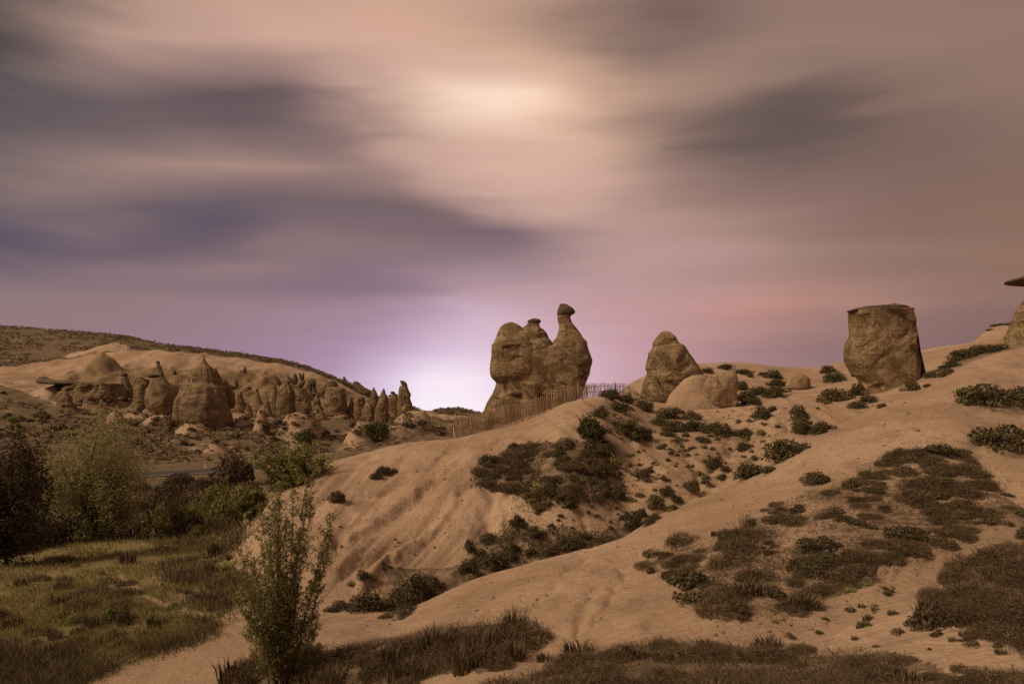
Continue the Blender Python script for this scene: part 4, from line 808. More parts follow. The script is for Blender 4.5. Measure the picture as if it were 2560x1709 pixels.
# ------------------------------------------------------------------ plants
def leaf_arrays(C, Nn, size, aspect=0.55, tri=False):
    """one small leaf face at each centre C, facing about Nn"""
    n = len(C); Nn = Nn + rng.normal(0, 0.45, (n, 3)); Nn /= np.linalg.norm(Nn, axis=1)[:, None] + 1e-9
    R = rng.normal(size=(n, 3)); U = np.cross(Nn, R); U /= np.linalg.norm(U, axis=1)[:, None] + 1e-9; Vv = np.cross(Nn, U)
    s = (size * rng.uniform(0.6, 1.35, n))[:, None]
    a, b = U * s, Vv * s * aspect
    V = np.stack([C - a, C + b * .9 - a * .1, C + a, C - b * .9 + a * .1], 1).reshape(-1, 3)
    Fq = np.arange(4 * n).reshape(n, 4)
    return V, Fq
def shrub_mesh(seed, nlobe, nleaf, size, flat=0.5, mat=None, dome=False):
    """low rounded bush about 2 wide and 1 tall made of leafy clumps"""
    r = np.random.default_rng(seed); C, Nn = [], []
    lob = []
    for k in range(nlobe):
        a = r.uniform(0, 2 * math.pi); q = math.sqrt(r.uniform(0, 1)) * 0.72
        hgt = (0.10 + 0.48 * r.uniform(0, 1)) * (1 - 0.6 * q * q)
        lob.append((q * math.cos(a), q * math.sin(a), hgt, r.uniform(0.22, 0.42)))
    lob += [(0, 0, 0.40, 0.46), (-.35, -.2, .12, .45), (.35, -.2, .12, .45), (0, -.4, .1, .4)]
    for (x, y, z, R) in lob:
        n = int(nleaf * R * R / sum(l[3] ** 2 for l in lob))
        d = r.normal(size=(n, 3)); d /= np.linalg.norm(d, axis=1)[:, None]
        d[:, 2] = np.where(d[:, 2] < -0.2, -d[:, 2] * r.uniform(0, 1, n), d[:, 2])
        sp = 1 + 0.22 * perlin(d * 3 + seed) + r.normal(0, 0.09, n) + (r.uniform(0, 1, n) < 0.08) * r.uniform(0, .35, n)
        c = np.array((x, y, z)) + d * R * sp[:, None] * np.array((1, 1, 0.75 if dome else 0.95 * (1 - flat * .4)))
        C.append(c); Nn.append(d)
    C, Nn = np.concatenate(C), np.concatenate(Nn)
    C[:, 2] = np.maximum(C[:, 2], 0.01); 
    global rng
    keep = rng; rng = r
    V, Fq = leaf_arrays(C, Nn, np.full(len(C), size)[0:1].repeat(len(C)), 0.6)
    rng = keep
    me = mesh_from('foliage', V, Fq, mat, False)
    return me
def stems_mesh(seed, n=9):
    r = np.random.default_rng(seed); parts = []
    for k in range(n):
        a, l = r.uniform(0, 6.28), r.uniform(0.3, 0.75)
        e = np.array((math.cos(a) * l, math.sin(a) * l, r.uniform(0.35, 0.8))); m_ = e * 0.5 + np.array((0, 0, 0.12))
        parts.append(tube_arrays([(0, 0, -0.1), m_, e], [0.035, 0.022, 0.008], 4))
    return mesh_from('stems', *merge(parts), M_BARK)
def tuft_mesh(seed, n, mat, w=0.035, spread=0.75, droop=0.5):
    """clump of thin arching blades, 1 tall, about 1 in radius"""
    r = np.random.default_rng(seed)
    a = r.uniform(0, 6.283, n); q = np.sqrt(r.uniform(0, 1, n)) * 0.5; h = r.uniform(0.45, 1.0, n) * (1 - 0.35 * q)
    b = np.stack([q * np.cos(a), q * np.sin(a), np.full(n, -0.05)], 1)
    a2 = a + r.normal(0, 0.7, n); o = np.stack([np.cos(a2), np.sin(a2), np.zeros(n)], 1); lean_ = r.uniform(0.1, 1, n) * spread * h
    m_ = b + o * (lean_ * 0.35)[:, None]; m_[:, 2] = h * 0.62
    t = b + o * lean_[:, None]; t[:, 2] = h * (1 - droop * r.uniform(0, .5, n))
    s = np.stack([-np.sin(a2), np.cos(a2), np.zeros(n)], 1) * w
    V = np.stack([b - s, b + s, m_ + s * .7, m_ - s * .7, t], 1).reshape(-1, 3)
    k = np.arange(n)[:, None] * 5
    T = np.concatenate([k + np.array([[0, 1, 2]]), k + np.array([[0, 2, 3]]), k + np.array([[3, 2, 4]])])
    return mesh_from('tuft', V, T, mat, False)
SHRUBS = [shrub_mesh(100 + k, 9 + k % 4, 1700, 0.055, 0.7, M_SHRUB) for k in range(6)]
SMALLS = [shrub_mesh(200 + k, 5, 420, 0.10, 0.5, M_SHRUB if k < 3 else M_TUFT) for k in range(4)] + [shrub_mesh(210, 4, 380, 0.10, 0.5, M_SAP)]
BUSHES = [shrub_mesh(300 + k, 11, 2200, 0.052, 0.2, M_BUSH, True) for k in range(3)]
DARKS = [shrub_mesh(340 + k, 10, 1500, 0.06, 0.2, M_DARKTREE, True) for k in range(3)]
LEAFY = [shrub_mesh(370 + k, 10, 1500, 0.06, 0.2, M_SAP, True) for k in range(2)]
def twig_mesh(seed, n, mat):
    """low tangled mat of thin dead twigs and stalks"""
    r = np.random.default_rng(seed)
    a = r.uniform(0, 6.283, n); q = np.sqrt(r.uniform(0, 1, n)); z = r.uniform(0, 1, n) ** 1.3 * np.sqrt(np.clip(1 - q * q * .9, 0, 1)) * 0.8 * (0.8 + 0.5 * perlin(np.stack([np.cos(a) * q * 2 + seed, np.sin(a) * q * 2, a * 0], 1)))
    c = np.stack([np.cos(a) * q * .95, np.sin(a) * q * .95, z], 1)
    dv = r.normal(size=(n, 3)) * np.array((.8, .8, .7)) + np.stack([np.cos(a) * q * .6, np.sin(a) * q * .6, np.full(n, .55)], 1); dv /= np.linalg.norm(dv, axis=1)[:, None]
    ln = r.uniform(.08, .24, n)[:, None]; sd = np.cross(dv, r.normal(size=(n, 3))); sd /= np.linalg.norm(sd, axis=1)[:, None] + 1e-9; w = r.uniform(.006, .018, n)[:, None]
    V = np.stack([c - dv * ln - sd * w, c - dv * ln + sd * w, c + dv * ln], 1).reshape(-1, 3); V[:, 2] = np.maximum(V[:, 2], -.03)
    return mesh_from('twigs', V, np.arange(3 * n).reshape(n, 3), mat, False)
TWIGS = [twig_mesh(600 + k, 1500, M_TUFT) for k in range(4)] + [twig_mesh(610 + k, 1500, M_DRYGRASS) for k in range(2)]
STEMS = [stems_mesh(400 + k) for k in range(3)]
TUFTS = [tuft_mesh(500 + k, 110, M_TUFT) for k in range(4)] + [tuft_mesh(520 + k, 90, M_DRYGRASS, 0.028) for k in range(4)]
TALL = [tuft_mesh(540 + k, 70, M_DRYGRASS, 0.014, 0.35, 0.3) for k in range(2)]
def shrub(px, py, w, h, label, group=None, pool=None, big=True, name='shrub', cat='shrub', sink=0.12, p=None):
    pool = pool or SHRUBS
    p = p or hit(px, py)
    if p is None: return
    k = p.y / FP; r = w * k / 2 * 1.18; hh = h * k * 1.2
    y = p.y + r * 0.35; z = ground(p.x, y)
    loc = (p.x * y / p.y, y, min(z, p.z + 0.35 * hh) - hh * sink)
    sc = (r, r * random.uniform(.85, 1.1), hh); rot = (0, 0, random.uniform(0, 6.28))
    if big:
        o = link(name, None, None, label, cat, group, loc=loc); o.scale = sc; o.rotation_euler = rot
        link('foliage', random.choice(pool), o); link('stems', random.choice(STEMS), o)
    else:
        o = link(name, random.choice(pool), None, label, cat, group, loc=loc); o.scale = sc; o.rotation_euler = rot
    return o
def near_of(a, b, marks): return min(marks, key=lambda m_: (m_[0] - a) ** 2 + (m_[1] - b) ** 2)[2]
def size_of(w, lo, hi): return 'small' if w < lo else ('broad' if w > hi else 'middling')
# single shrubs that stand out
for a in [(1470, 1100, 84, 78, 'round bushy shrub alone on the sandy crest below the fence', BUSHES),
          (1965, 1146, 116, 70, 'big spreading juniper where the bare ridge meets the bowl', SHRUBS),
          (1870, 1196, 90, 62, 'mounded juniper at the ridge edge just below the big spreading juniper', SHRUBS),
          (1578, 1322, 60, 56, 'round dark bush in the gully directly behind the bare ridge', SHRUBS),
          (1615, 1198, 54, 32, 'low dark shrub alone on the bare scree slope below the fence shrubs', SHRUBS),
          (1737, 1237, 38, 38, 'upright bush alone in the scree channel close behind the ridge', SHRUBS),
          (845, 1256, 46, 38, 'dark round bush alone on the left flank of the sandy mound', DARKS),
          (2465, 1022, 130, 70, 'wide layered juniper on the bare ridge near the right edge', SHRUBS),
          (2548, 1020, 90, 66, 'juniper cut by the right edge beside the wide layered one', SHRUBS),
          (2515, 1132, 140, 82, 'large juniper at the right edge above the side trail', SHRUBS),
          (920, 1527, 104, 74, 'dome of dry bush at the left end of the gully beside the trail', DARKS),
          (1037, 1513, 104, 100, 'tall ragged bush heap on the gully slope beside the dry dome', SHRUBS),
          (945, 1097, 76, 46, 'bright green bush at the foot of the far spires', BUSHES),
          (765, 1114, 54, 36, 'green bush before the narrow pale mound on the far side of the road', BUSHES),
          (592, 1212, 118, 104, 'big dark round bush beside the road left of the sandy mound', DARKS),
          (2330, 1570, 120, 80, 'dark heaped bush right of the lower trail', DARKS)]:
    shrub(a[0], a[1], a[2], a[3], a[4], None, a[5])
shrub(963, 1186, 44, 26, 'ragged two-lobed dark shrub on the upper left of the sandy mound', None, SHRUBS); shrub(940, 1198, 34, 24, 'small dark shrub touching the ragged two-lobed one on the mound', None, SHRUBS)
G = lambda lst, label, group, **kw: [shrub(*a, label, group, **kw) for a in lst]
G([(1527, 1000, 60, 38), (1566, 1008, 44, 30), (1500, 1045, 46, 38), (1552, 1030, 74, 28), (1618, 1030, 54, 36), (1585, 990, 30, 20)], 'dark juniper in the clump at the right end of the long fence', 'junipers at the fence end')
G([(1558, 1087, 74, 42), (1612, 1100, 68, 40), (1588, 1105, 40, 26), (1540, 1066, 30, 16)], 'low spreading juniper on the slope just right of the round bushy shrub', 'junipers beside the round shrub')
G([(1675, 1048, 76, 40), (1732, 1050, 50, 30), (1650, 1064, 54, 26), (1690, 1078, 72, 36), (1740, 1078, 72, 34), (1782, 1082, 62, 34), (1812, 1094, 48, 46), (1670, 1092, 40, 18)], 'dark juniper in the long band below the pale pointed boulder', 'junipers below the pale boulder')
G([(1905, 1047, 56, 42), (1870, 1012, 74, 36), (1940, 992, 74, 36), (1892, 988, 60, 30), (1866, 1000, 60, 30), (1853, 976, 40, 32), (1930, 1030, 30, 22)], 'dark juniper in the gap between the pale boulder and the small pale dome', 'junipers right of the pale boulder')
G([(1768, 933, 32, 18), (1815, 923, 52, 15), (1856, 937, 52, 17), (1877, 943, 24, 13), (1907, 939, 22, 12), (1930, 947, 52, 30), (1945, 966, 50, 26)], 'low shrub on the upper sand slope right of the dome-shaped rock', 'shrubs on the upper sand slope')
G([(1998, 1052, 48, 54), (2012, 1078, 62, 38), (2056, 1083, 74, 42), (2000, 1085, 40, 30)], 'dark juniper in the dense clump below the block rock, left of the bare ridge', 'junipers left of the bare ridge')
G([(2072, 931, 42, 26), (2086, 956, 62, 36), (2090, 1003, 94, 46), (2141, 990, 42, 46), (2170, 1007, 52, 28), (2140, 1021, 46, 22), (2205, 1019, 32, 16), (2277, 977, 54, 32), (2322, 966, 28, 14)], 'dark shrub crowding the foot of the square block rock', 'shrubs around the block rock')
G([(2415, 897, 84, 36), (2450, 884, 84, 34), (2490, 878, 74, 28), (2380, 918, 54, 24), (2368, 938, 54, 28), (2330, 944, 36, 20)], 'dark shrub in the band along the crest between block rock and right edge', 'shrubs on the right crest')
G([(2500, 814, 40, 10), (2475, 826, 20, 8), (2530, 812, 40, 10)], 'tiny shrub fringing the sandy skyline at the far right', 'skyline shrubs', big=False, pool=SMALLS)
G([(1862, 1097, 50, 32), (1856, 1127, 38, 28), (1775, 1172, 52, 28), (1920, 1182, 46, 26), (1815, 1180, 30, 20), (1800, 1200, 30, 16)], 'medium shrub on the bowl slope between the long band and the ridge', 'shrubs on the bowl slope')
G([(1667, 1242, 40, 30), (1540, 1247, 36, 30), (1695, 1260, 34, 22), (1637, 1268, 50, 36), (1640, 1300, 40, 22), (1420, 1278, 46, 32), (1516, 1242, 30, 24), (1600, 1300, 40, 30), (1680, 1275, 40, 18)], 'dark shrub on the lower scree just behind the bare ridge crest', 'shrubs on the lower scree')
G([(1170, 1436, 54, 46), (1228, 1362, 62, 28), (1232, 1424, 84, 46), (1335, 1347, 54, 32), (1296, 1318, 42, 36), (1285, 1378, 34, 22), (1330, 1394, 38, 24), (1424, 1377, 76, 36), (1516, 1356, 76, 24), (1625, 1310, 44, 22), (1465, 1350, 34, 16), (1200, 1400, 40, 30), (1380, 1390, 50, 20), (1270, 1400, 50, 26), (1176, 1380, 30, 40)], 'dark scrub bush in the shaded gully between mound and bare ridge', 'scrub in the gully', pool=SHRUBS + DARKS)
for k in range(46):
    a = random.uniform(985, 1650); d_ = float(np.interp(a, PXC, KD[4])) + random.uniform(1.2, 3.4); w = random.uniform(30, 80)
    x_ = (a - CX) / FP * d_
    shrub(a, 0, w, w * random.uniform(.4, .6), size_of(w, 45, 65) + ' ragged bush lining the gully ' + near_of(a, 0, [(1000, 0, 'at its left end'), (1150, 0, 'below the pale mound face'), (1300, 0, 'below the mound patch'), (1450, 0, 'below the scree fans'), (1600, 0, 'where it nears the bowl')]), 'bushes lining the gully', SHRUBS + TWIGS[:4] + DARKS, False, 'gully_bush', 'bush', p=Vector((x_, d_, ground(x_, d_))))
G([(905, 1447, 46, 24), (878, 1463, 24, 14), (932, 1452, 26, 18), (985, 1182, 26, 14), (975, 1420, 12, 8), (957, 1421, 10, 6)], 'small ragged shrub low on the pale face of the sandy mound', 'shrubs on the mound face', big=False, pool=SMALLS)
G([(855, 1522, 64, 22), (1020, 1537, 104, 14), (965, 1545, 40, 12), (830, 1530, 40, 16)], 'low mat of scrub along the near edge of the gully', 'mats along the gully edge', pool=DARKS)
zd = [(800, 455), (865, 460), (1085, 490), (1255, 490), (755, 570), (790, 545), (830, 580), (860, 610), (985, 500), (895, 515), (1010, 585), (990, 640), (1080, 625), (1040, 730), (1000, 735), (1215, 580), (1445, 340), (1540, 330), (1690, 360), (1795, 380), (2150, 210), (2240, 170), (1645, 455), (210, 740), (135, 640), (300, 720), (385, 800), (415, 900), (255, 950), (60, 865), (150, 800), (395, 485), (300, 430), (1330, 700), (1240, 690), (940, 560), (1130, 560), (560, 720), (690, 1010), (780, 440), (330, 270), (1660, 350), (2200, 150), (880, 1090), (1290, 720), (560, 600), (1560, 600)]
for (a, b) in zd:
    s = random.uniform(11, 24) * (1.4 if random.random() < .25 else 1)
    shrub(1440 + a / 3.559, 960 + b / 3.559 + 3, s, s * 0.62, 'tiny dark shrub dotting the bare scree bowl', 'tiny shrubs of the scree bowl', SMALLS, False)
def rand_in(poly, n, bias=None):
    xs = [p[0] for p in poly]; ys = [p[1] for p in poly]; out = []
    while len(out) < n:
        a, b = random.uniform(min(xs), max(xs)), random.uniform(min(ys), max(ys))
        if inpoly(np.array([a]), np.array([b]), poly)[0]: out.append((a + random.gauss(0, 12), b + random.gauss(0, 8)))
    return out
MK_MOUND = [(1220, 1150, 'at the upper left end of the mound patch'), (1210, 1205, 'at the lower left end of the mound patch'), (1330, 1130, 'along the top edge of the mound patch'), (1320, 1200, 'in the middle of the mound patch'), (1440, 1110, 'in the mound patch just below the round bushy shrub'), (1420, 1180, 'in the mound patch facing the scree'), (1340, 1255, 'along the bottom edge of the mound patch'), (1520, 1200, 'at the scree end of the mound patch')]
MK_SLOPE = [(2075, 1400, 'near the purple iris'), (1650, 1430, 'near the pale rosette'), (1866, 1330, 'below the tall bare stalks'), (2160, 1210, 'beside the spiky pale clump'), (2320, 1140, 'on the crest of the near slope'), (2480, 1240, 'above the side trail'), (2280, 1370, 'above the lower trail bend'), (1850, 1510, 'at the foot of the near slope'), (2020, 1260, 'on the upper edge of the near slope'), (2250, 1250, 'in the middle of the near slope'), (1740, 1390, 'at the low end of the near slope'), (1960, 1470, 'on the lower half of the near slope')]
MK_BANK3 = [(2330, 1520, 'beside the heaped bush right of the trail'), (2480, 1400, 'by the tussock on top of the right bank'), (2540, 1460, 'in the middle of the right bank'), (2480, 1570, 'at the bottom of the right bank'), (2640, 1400, 'past the right bank tussock')]
MK_BANK2 = [(1330, 1690, 'at the near end of the bottom bank by the trail'), (1500, 1640, 'on the left hump of the bottom bank'), (1650, 1600, 'on the crest of the bottom bank'), (1800, 1650, 'in the middle of the bottom bank'), (2050, 1670, 'on the bottom bank below the trail bend'), (2300, 1690, 'on the thin right part of the bottom bank'), (2500, 1710, 'at the bottom right corner bank')]
MK_BANK1 = [(980, 1640, 'at the left end of the middle hump'), (1100, 1600, 'on the top of the middle hump'), (1100, 1680, 'low on the middle hump'), (1240, 1580, 'on the tallest right end of the middle hump'), (1280, 1640, 'where the middle hump meets the trail')]
MK_BRUSH = [(390, 1230, 'on the road bank right of the rounded willow'), (480, 1215, 'directly below the road marker post'), (600, 1240, 'under the big dark round bush'), (380, 1310, 'at the meadow edge by the rounded willow'), (500, 1310, 'at the meadow edge below the road'), (610, 1300, 'against the left tip of the sandy mound')]
MK_FAR = [(40, 1020, 'on the far slope at the left edge'), (120, 1090, 'above the rounded willow on the far slope'), (230, 1060, 'below the slab-topped outcrop'), (360, 1040, 'beside the slender far cone'), (420, 1100, 'on the slope left of the largest far cone'), (540, 1110, 'below the largest far cone'), (600, 1020, 'right of the largest far cone'), (690, 1080, 'below the twin pillars'), (760, 1110, 'around the narrow pale mound'), (840, 1030, 'beside the capped block'), (860, 1100, 'on the pointed pale cone'), (960, 1080, 'below the far spires'), (1060, 1070, 'between the far spires and the fence'), (830, 1000, 'on the far ridge near the capped block')]
for (a, b) in rand_in(POLY_MOUND, 110):
    s = random.uniform(18, 58); shrub(a, b, s, s * random.uniform(.4, .6), size_of(s, 24, 38) + ' dark scrub plant ' + near_of(a, b, MK_MOUND), 'scrub patch on the mound', SMALLS + TWIGS[:4] * 2 + SHRUBS[:2], False, 'scrub_plant')
for (a, b) in rand_in([(1480, 1110), (1560, 1130), (1640, 1280), (1560, 1340), (1420, 1330), (1330, 1300), (1420, 1240)], 40):
    s = random.uniform(6, 20); shrub(a, b, s, s * random.uniform(.4, .7), 'tiny plant scattered on the scree below the mound patch', 'scree plants below the mound', SMALLS + TUFTS[:2], False, sink=.05)
for (a, b) in rand_in([(1640, 1090), (1850, 1090), (1990, 1100), (1900, 1190), (1730, 1240), (1650, 1280), (1570, 1180)], 60):
    s = random.uniform(8, 26); shrub(a, b, s, s * random.uniform(.45, .7), size_of(s, 13, 20) + ' scree plant ' + near_of(a, b, [(1660, 1120, 'below the long juniper band'), (1850, 1110, 'above the mounded juniper'), (1960, 1110, 'left of the big spreading juniper'), (1760, 1180, 'in the middle of the bowl'), (1620, 1190, 'near the lone low scree shrub'), (1690, 1250, 'at the bottom of the bowl')]), 'scree plants of the bowl', SMALLS + TWIGS[:3], False, 'scree_plant', sink=.06)
for (a, b) in [q for q in rand_in(POLY_SLOPE, 620) if fbm(np.array([[q[0] * .012, q[1] * .02, 3.3]]), 3)[0] > -0.04 + random.gauss(0, .14)][:250]:
    w = random.choice((1, 1, 1.8)) * random.uniform(20, 56) * (0.8 + 0.5 * (b - 1120) / 400)
    shrub(a, b, w, w * random.uniform(.32, .55), size_of(w, 30, 55) + ' dry scrub clump ' + near_of(a, b, MK_SLOPE), 'scrub on the near slope', (TWIGS * 2 + TUFTS[:3] + SMALLS[:2] + DARKS[:1] + SHRUBS[:1]), False, 'scrub_clump')
for (a, b) in rand_in([(2200, 1150), (2260, 1128), (2340, 1118), (2420, 1132), (2460, 1180), (2520, 1260), (2440, 1300), (2300, 1270), (2180, 1230)], 30):
    w = random.uniform(36, 90)
    shrub(a, b, w, w * random.uniform(.32, .5), size_of(w, 50, 72) + ' matted scrub clump ' + near_of(a, b, MK_SLOPE), 'matted scrub on the near slope crest', TWIGS * 2 + DARKS[:1] + SHRUBS[:2], False, 'matted_scrub')
for (a, b) in rand_in(POLY_BANK3, 75):
    w = random.uniform(50, 120); shrub(a, b, w, w * random.uniform(.4, .6), size_of(w, 70, 100) + ' dark dry clump ' + near_of(a, b, MK_BANK3), 'clumps on the right bank', TWIGS * 2 + TUFTS[:2] + DARKS[:1], False, 'dry_bush')
for (a, b) in rand_in(POLY_BANK2, 66):
    w = random.uniform(50, 150); shrub(a, b, w, w * random.uniform(.28, .5), size_of(w, 100, 150) + ' dry grass clump ' + near_of(a, b, MK_BANK2), 'clumps on the bottom bank', TWIGS * 3 + TUFTS[:4], False, 'grass_clump')
for (a, b) in rand_in(POLY_BANK1, 34):
    w = random.uniform(60, 130); shrub(a, b + 8, w, w * random.uniform(.45, .75), size_of(w, 80, 110) + ' dry grass clump ' + near_of(a, b, MK_BANK1), 'clumps on the middle hump', TWIGS * 2 + TUFTS, False, 'grass_clump')
for (a, b) in rand_in(POLY_BANK0, 22):
    w = random.uniform(60, 120); shrub(a, b + 8, w, w * random.uniform(.4, .6), size_of(w, 80, 102) + ' dry grass clump ' + near_of(a, b, [(620, 1700, 'left of the sapling foot'), (760, 1660, 'right of the sapling foot'), (880, 1660, 'between the sapling and the middle hump'), (950, 1710, 'low beside the middle hump')]), 'clumps below the sapling', TWIGS + TUFTS[:4], False, 'grass_clump')
for (a, b) in rand_in([(1660, 1500), (1900, 1550), (2000, 1540), (2150, 1460), (2300, 1480), (2450, 1580), (2560, 1640), (2300, 1630), (2050, 1620), (1800, 1560)], 40):
    w = random.uniform(14, 46); shrub(a, b, w, w * .5, 'small dry clump beside the lower trail', 'small clumps along the lower trail', SMALLS + TUFTS[:4], False, 'small_tuft')
for (a, b, w, h, lab, pool) in [(1866, 1322, 60, 62, 'clump of tall bare stalks standing on the edge of the vegetated slope', TALL), (2170, 1196, 90, 34, 'spiky clump of pale blades on the edge of the near slope', TALL),
                                (2480, 1400, 100, 40, 'green-brown tussock at the top of the right bank', TUFTS)]:
    shrub(a, b, w, h, lab, None, pool, False, 'grass_clump', 'grass clump')
# left valley: brush, far scrub
for (a, b) in rand_in([(350, 1215), (520, 1205), (640, 1235), (655, 1270), (600, 1320), (480, 1335), (380, 1330), (340, 1270)], 34):
    w = random.uniform(40, 90); shrub(a, b, w, w * random.uniform(.5, .8), size_of(w, 55, 75) + ' dark bush ' + near_of(a, b, MK_BRUSH), 'brush in front of the road', DARKS + LEAFY[:1], False, 'bush', 'bush')
for (a, b) in [(395, 1345), (440, 1330), (480, 1325), (560, 1310), (610, 1275), (520, 1290)]:
    shrub(a, b, 80, 90, 'leafy green bush at the far edge of the meadow', 'leafy bushes at the meadow edge', LEAFY, True, 'bush', 'bush')
for (a, b) in rand_in([(-60, 1190), (110, 1200), (120, 1290), (330, 1320), (120, 1380), (-60, 1400)], 24):
    w = random.uniform(70, 120); shrub(a, b, w, w * random.uniform(.6, .9), 'dark bush in the thicket around the trees at the left edge', 'thicket at the left edge', DARKS, False, 'bush', 'bush')
far_zones = [([(0, 985), (70, 1000), (150, 1040), (260, 1080), (300, 1130), (0, 1150)], 60, (16, 40)), ([(300, 1060), (440, 1050), (620, 1090), (640, 1120), (480, 1140), (320, 1140)], 55, (10, 30)), ([(560, 970), (640, 960), (650, 1090), (590, 1090)], 22, (8, 20)),
             ([(330, 1000), (450, 1060), (400, 1090), (310, 1040)], 14, (12, 28)), ([(640, 1050), (780, 1040), (870, 1060), (880, 1130), (660, 1130)], 46, (10, 26)), ([(870, 1060), (1130, 1050), (1150, 1090), (900, 1120)], 40, (12, 34)), ([(790, 970), (900, 990), (890, 1050), (800, 1010)], 16, (10, 24))]
n_far = 0
for poly, n, (s0, s1) in far_zones:
    for (a, b) in rand_in(poly, int(n * 0.55)):
        s = random.uniform(s0, s1); shrub(a, b, s, s * .55, size_of(s, 15, 26) + ' dark shrub ' + near_of(a, b, MK_FAR), 'shrubs of the far hillside', SMALLS, False); n_far += 1

# ------------------------------------------------------------------ trees
def crown_leaves(r, centres, rad, per, size, aspect, up=0.0):
    """feathery sprays: leaves strung along short shoots that point outward, up and a little downwind"""
    mid_ = centres.mean(0) - np.array((0, 0, np.ptp(centres[:, 2]) * .35))
    dv = centres - mid_; dv /= np.linalg.norm(dv, axis=1)[:, None] + 1e-6
    dv += r.normal(0, .3, dv.shape) + np.array((-.25, 0, .25)); dv /= np.linalg.norm(dv, axis=1)[:, None]
    t = r.normal(0, 1, (len(centres), per, 1)) * rad * 1.7 * r.uniform(.6, 1.5, (len(centres), 1, 1))
    C = (centres[:, None] + dv[:, None] * t + r.normal(0, 1, (len(centres), per, 3)) * rad * 0.42).reshape(-1, 3)
    Nn = r.normal(size=C.shape)
    global rng
    keep, rng = rng, r
    V, Fq = leaf_arrays(C, Nn, np.full(len(C), size), aspect)
    rng = keep
    return V, Fq
def tree(name, label, px, py, crown, d_extra, mat, seed, nclump=150, per=70, size=0.085, lobes=5, aspect=0.3):
    """crown: (left, right, top, bottom) in photo pixels at the tree's own distance"""
    r = np.random.default_rng(seed); p = hit(px, py); d = p.y + d_extra
    z0 = ground((px - CX) / FP * d, d); k = d / FP
    l, rt, tp, bt = crown
    cx, cz = ((l + rt) / 2 - CX) * k, ZC - ((tp + bt) / 2 - HY) * k; rx, rz = (rt - l) / 2 * k, (bt - tp) / 2 * k
    bx = (px - CX) * k
    base = np.array((bx, d, z0)); root = link(name, None, None, label, 'tree', loc=base)
    dirs = r.normal(size=(lobes, 3)); dirs /= np.linalg.norm(dirs, axis=1)[:, None]
    lc = dirs * np.array((rx * .5, rx * .45, rz * .5)) ; lr = r.uniform(.38, .62, lobes)
    cen = []
    while len(cen) < nclump:
        i = r.integers(lobes); q = r.normal(size=3); q /= np.linalg.norm(q); s = r.uniform(.35, 1.0) ** .6
        c_ = lc[i] + q * s * lr[i] * np.array((rx, rx * .9, rz)) * 1.05
        cen.append(c_)
    cen = np.array(cen) + np.array((cx - bx, 0, cz - z0))
    V, Fq = crown_leaves(r, cen, min(rx, rz) * 0.17, per, size, aspect)
    link('crown', mesh_from('crown', V, Fq, mat, False), root)
    parts = []
    H = cz - z0
    fork = np.array(((cx - bx) * .3, 0, max(0.12 * H, 0.2)))
    parts.append(tube_arrays([(0, 0, -0.3), fork * .5 + np.array((0.03, 0, 0)), fork], [0.05 * rx, 0.042 * rx, 0.035 * rx], 7))
    for i in r.choice(nclump, min(nclump, 42), replace=False):
        e = cen[i]; m_ = fork * .45 + e * .55 + r.normal(0, .08, 3) * rx; m_[2] += .1 * rz
        parts.append(tube_arrays([fork, m_, e], [0.022 * rx, 0.012 * rx, 0.004 * rx], 4))
    link('trunk', mesh_from('trunk', *merge(parts), M_BARK), root)
    return root
tree('willow_tree', 'large rounded olive-green willow at the far edge of the meadow', 235, 1352, (112, 368, 1040, 1365), 0.5, M_WILLOW, 11, 380, 80, 0.08, 14)
tree('willow_tree', 'dark brown-leaved tree at the left edge of the picture', 15, 1415, (-100, 122, 1080, 1425), 0.5, M_DARKTREE, 12, 280, 70, 0.08, 12)
tree('willow_tree', 'light green willow behind the left shoulder of the sandy mound', 725, 1210, (640, 815, 1128, 1248), 0, M_SAP, 13, 240, 60, 0.13, 12)
tree('willow_tree', 'small green willow bush behind the left tip of the sandy mound', 640, 1290, (590, 672, 1235, 1300), 0, M_SAP, 14, 90, 50, 0.10, 5)
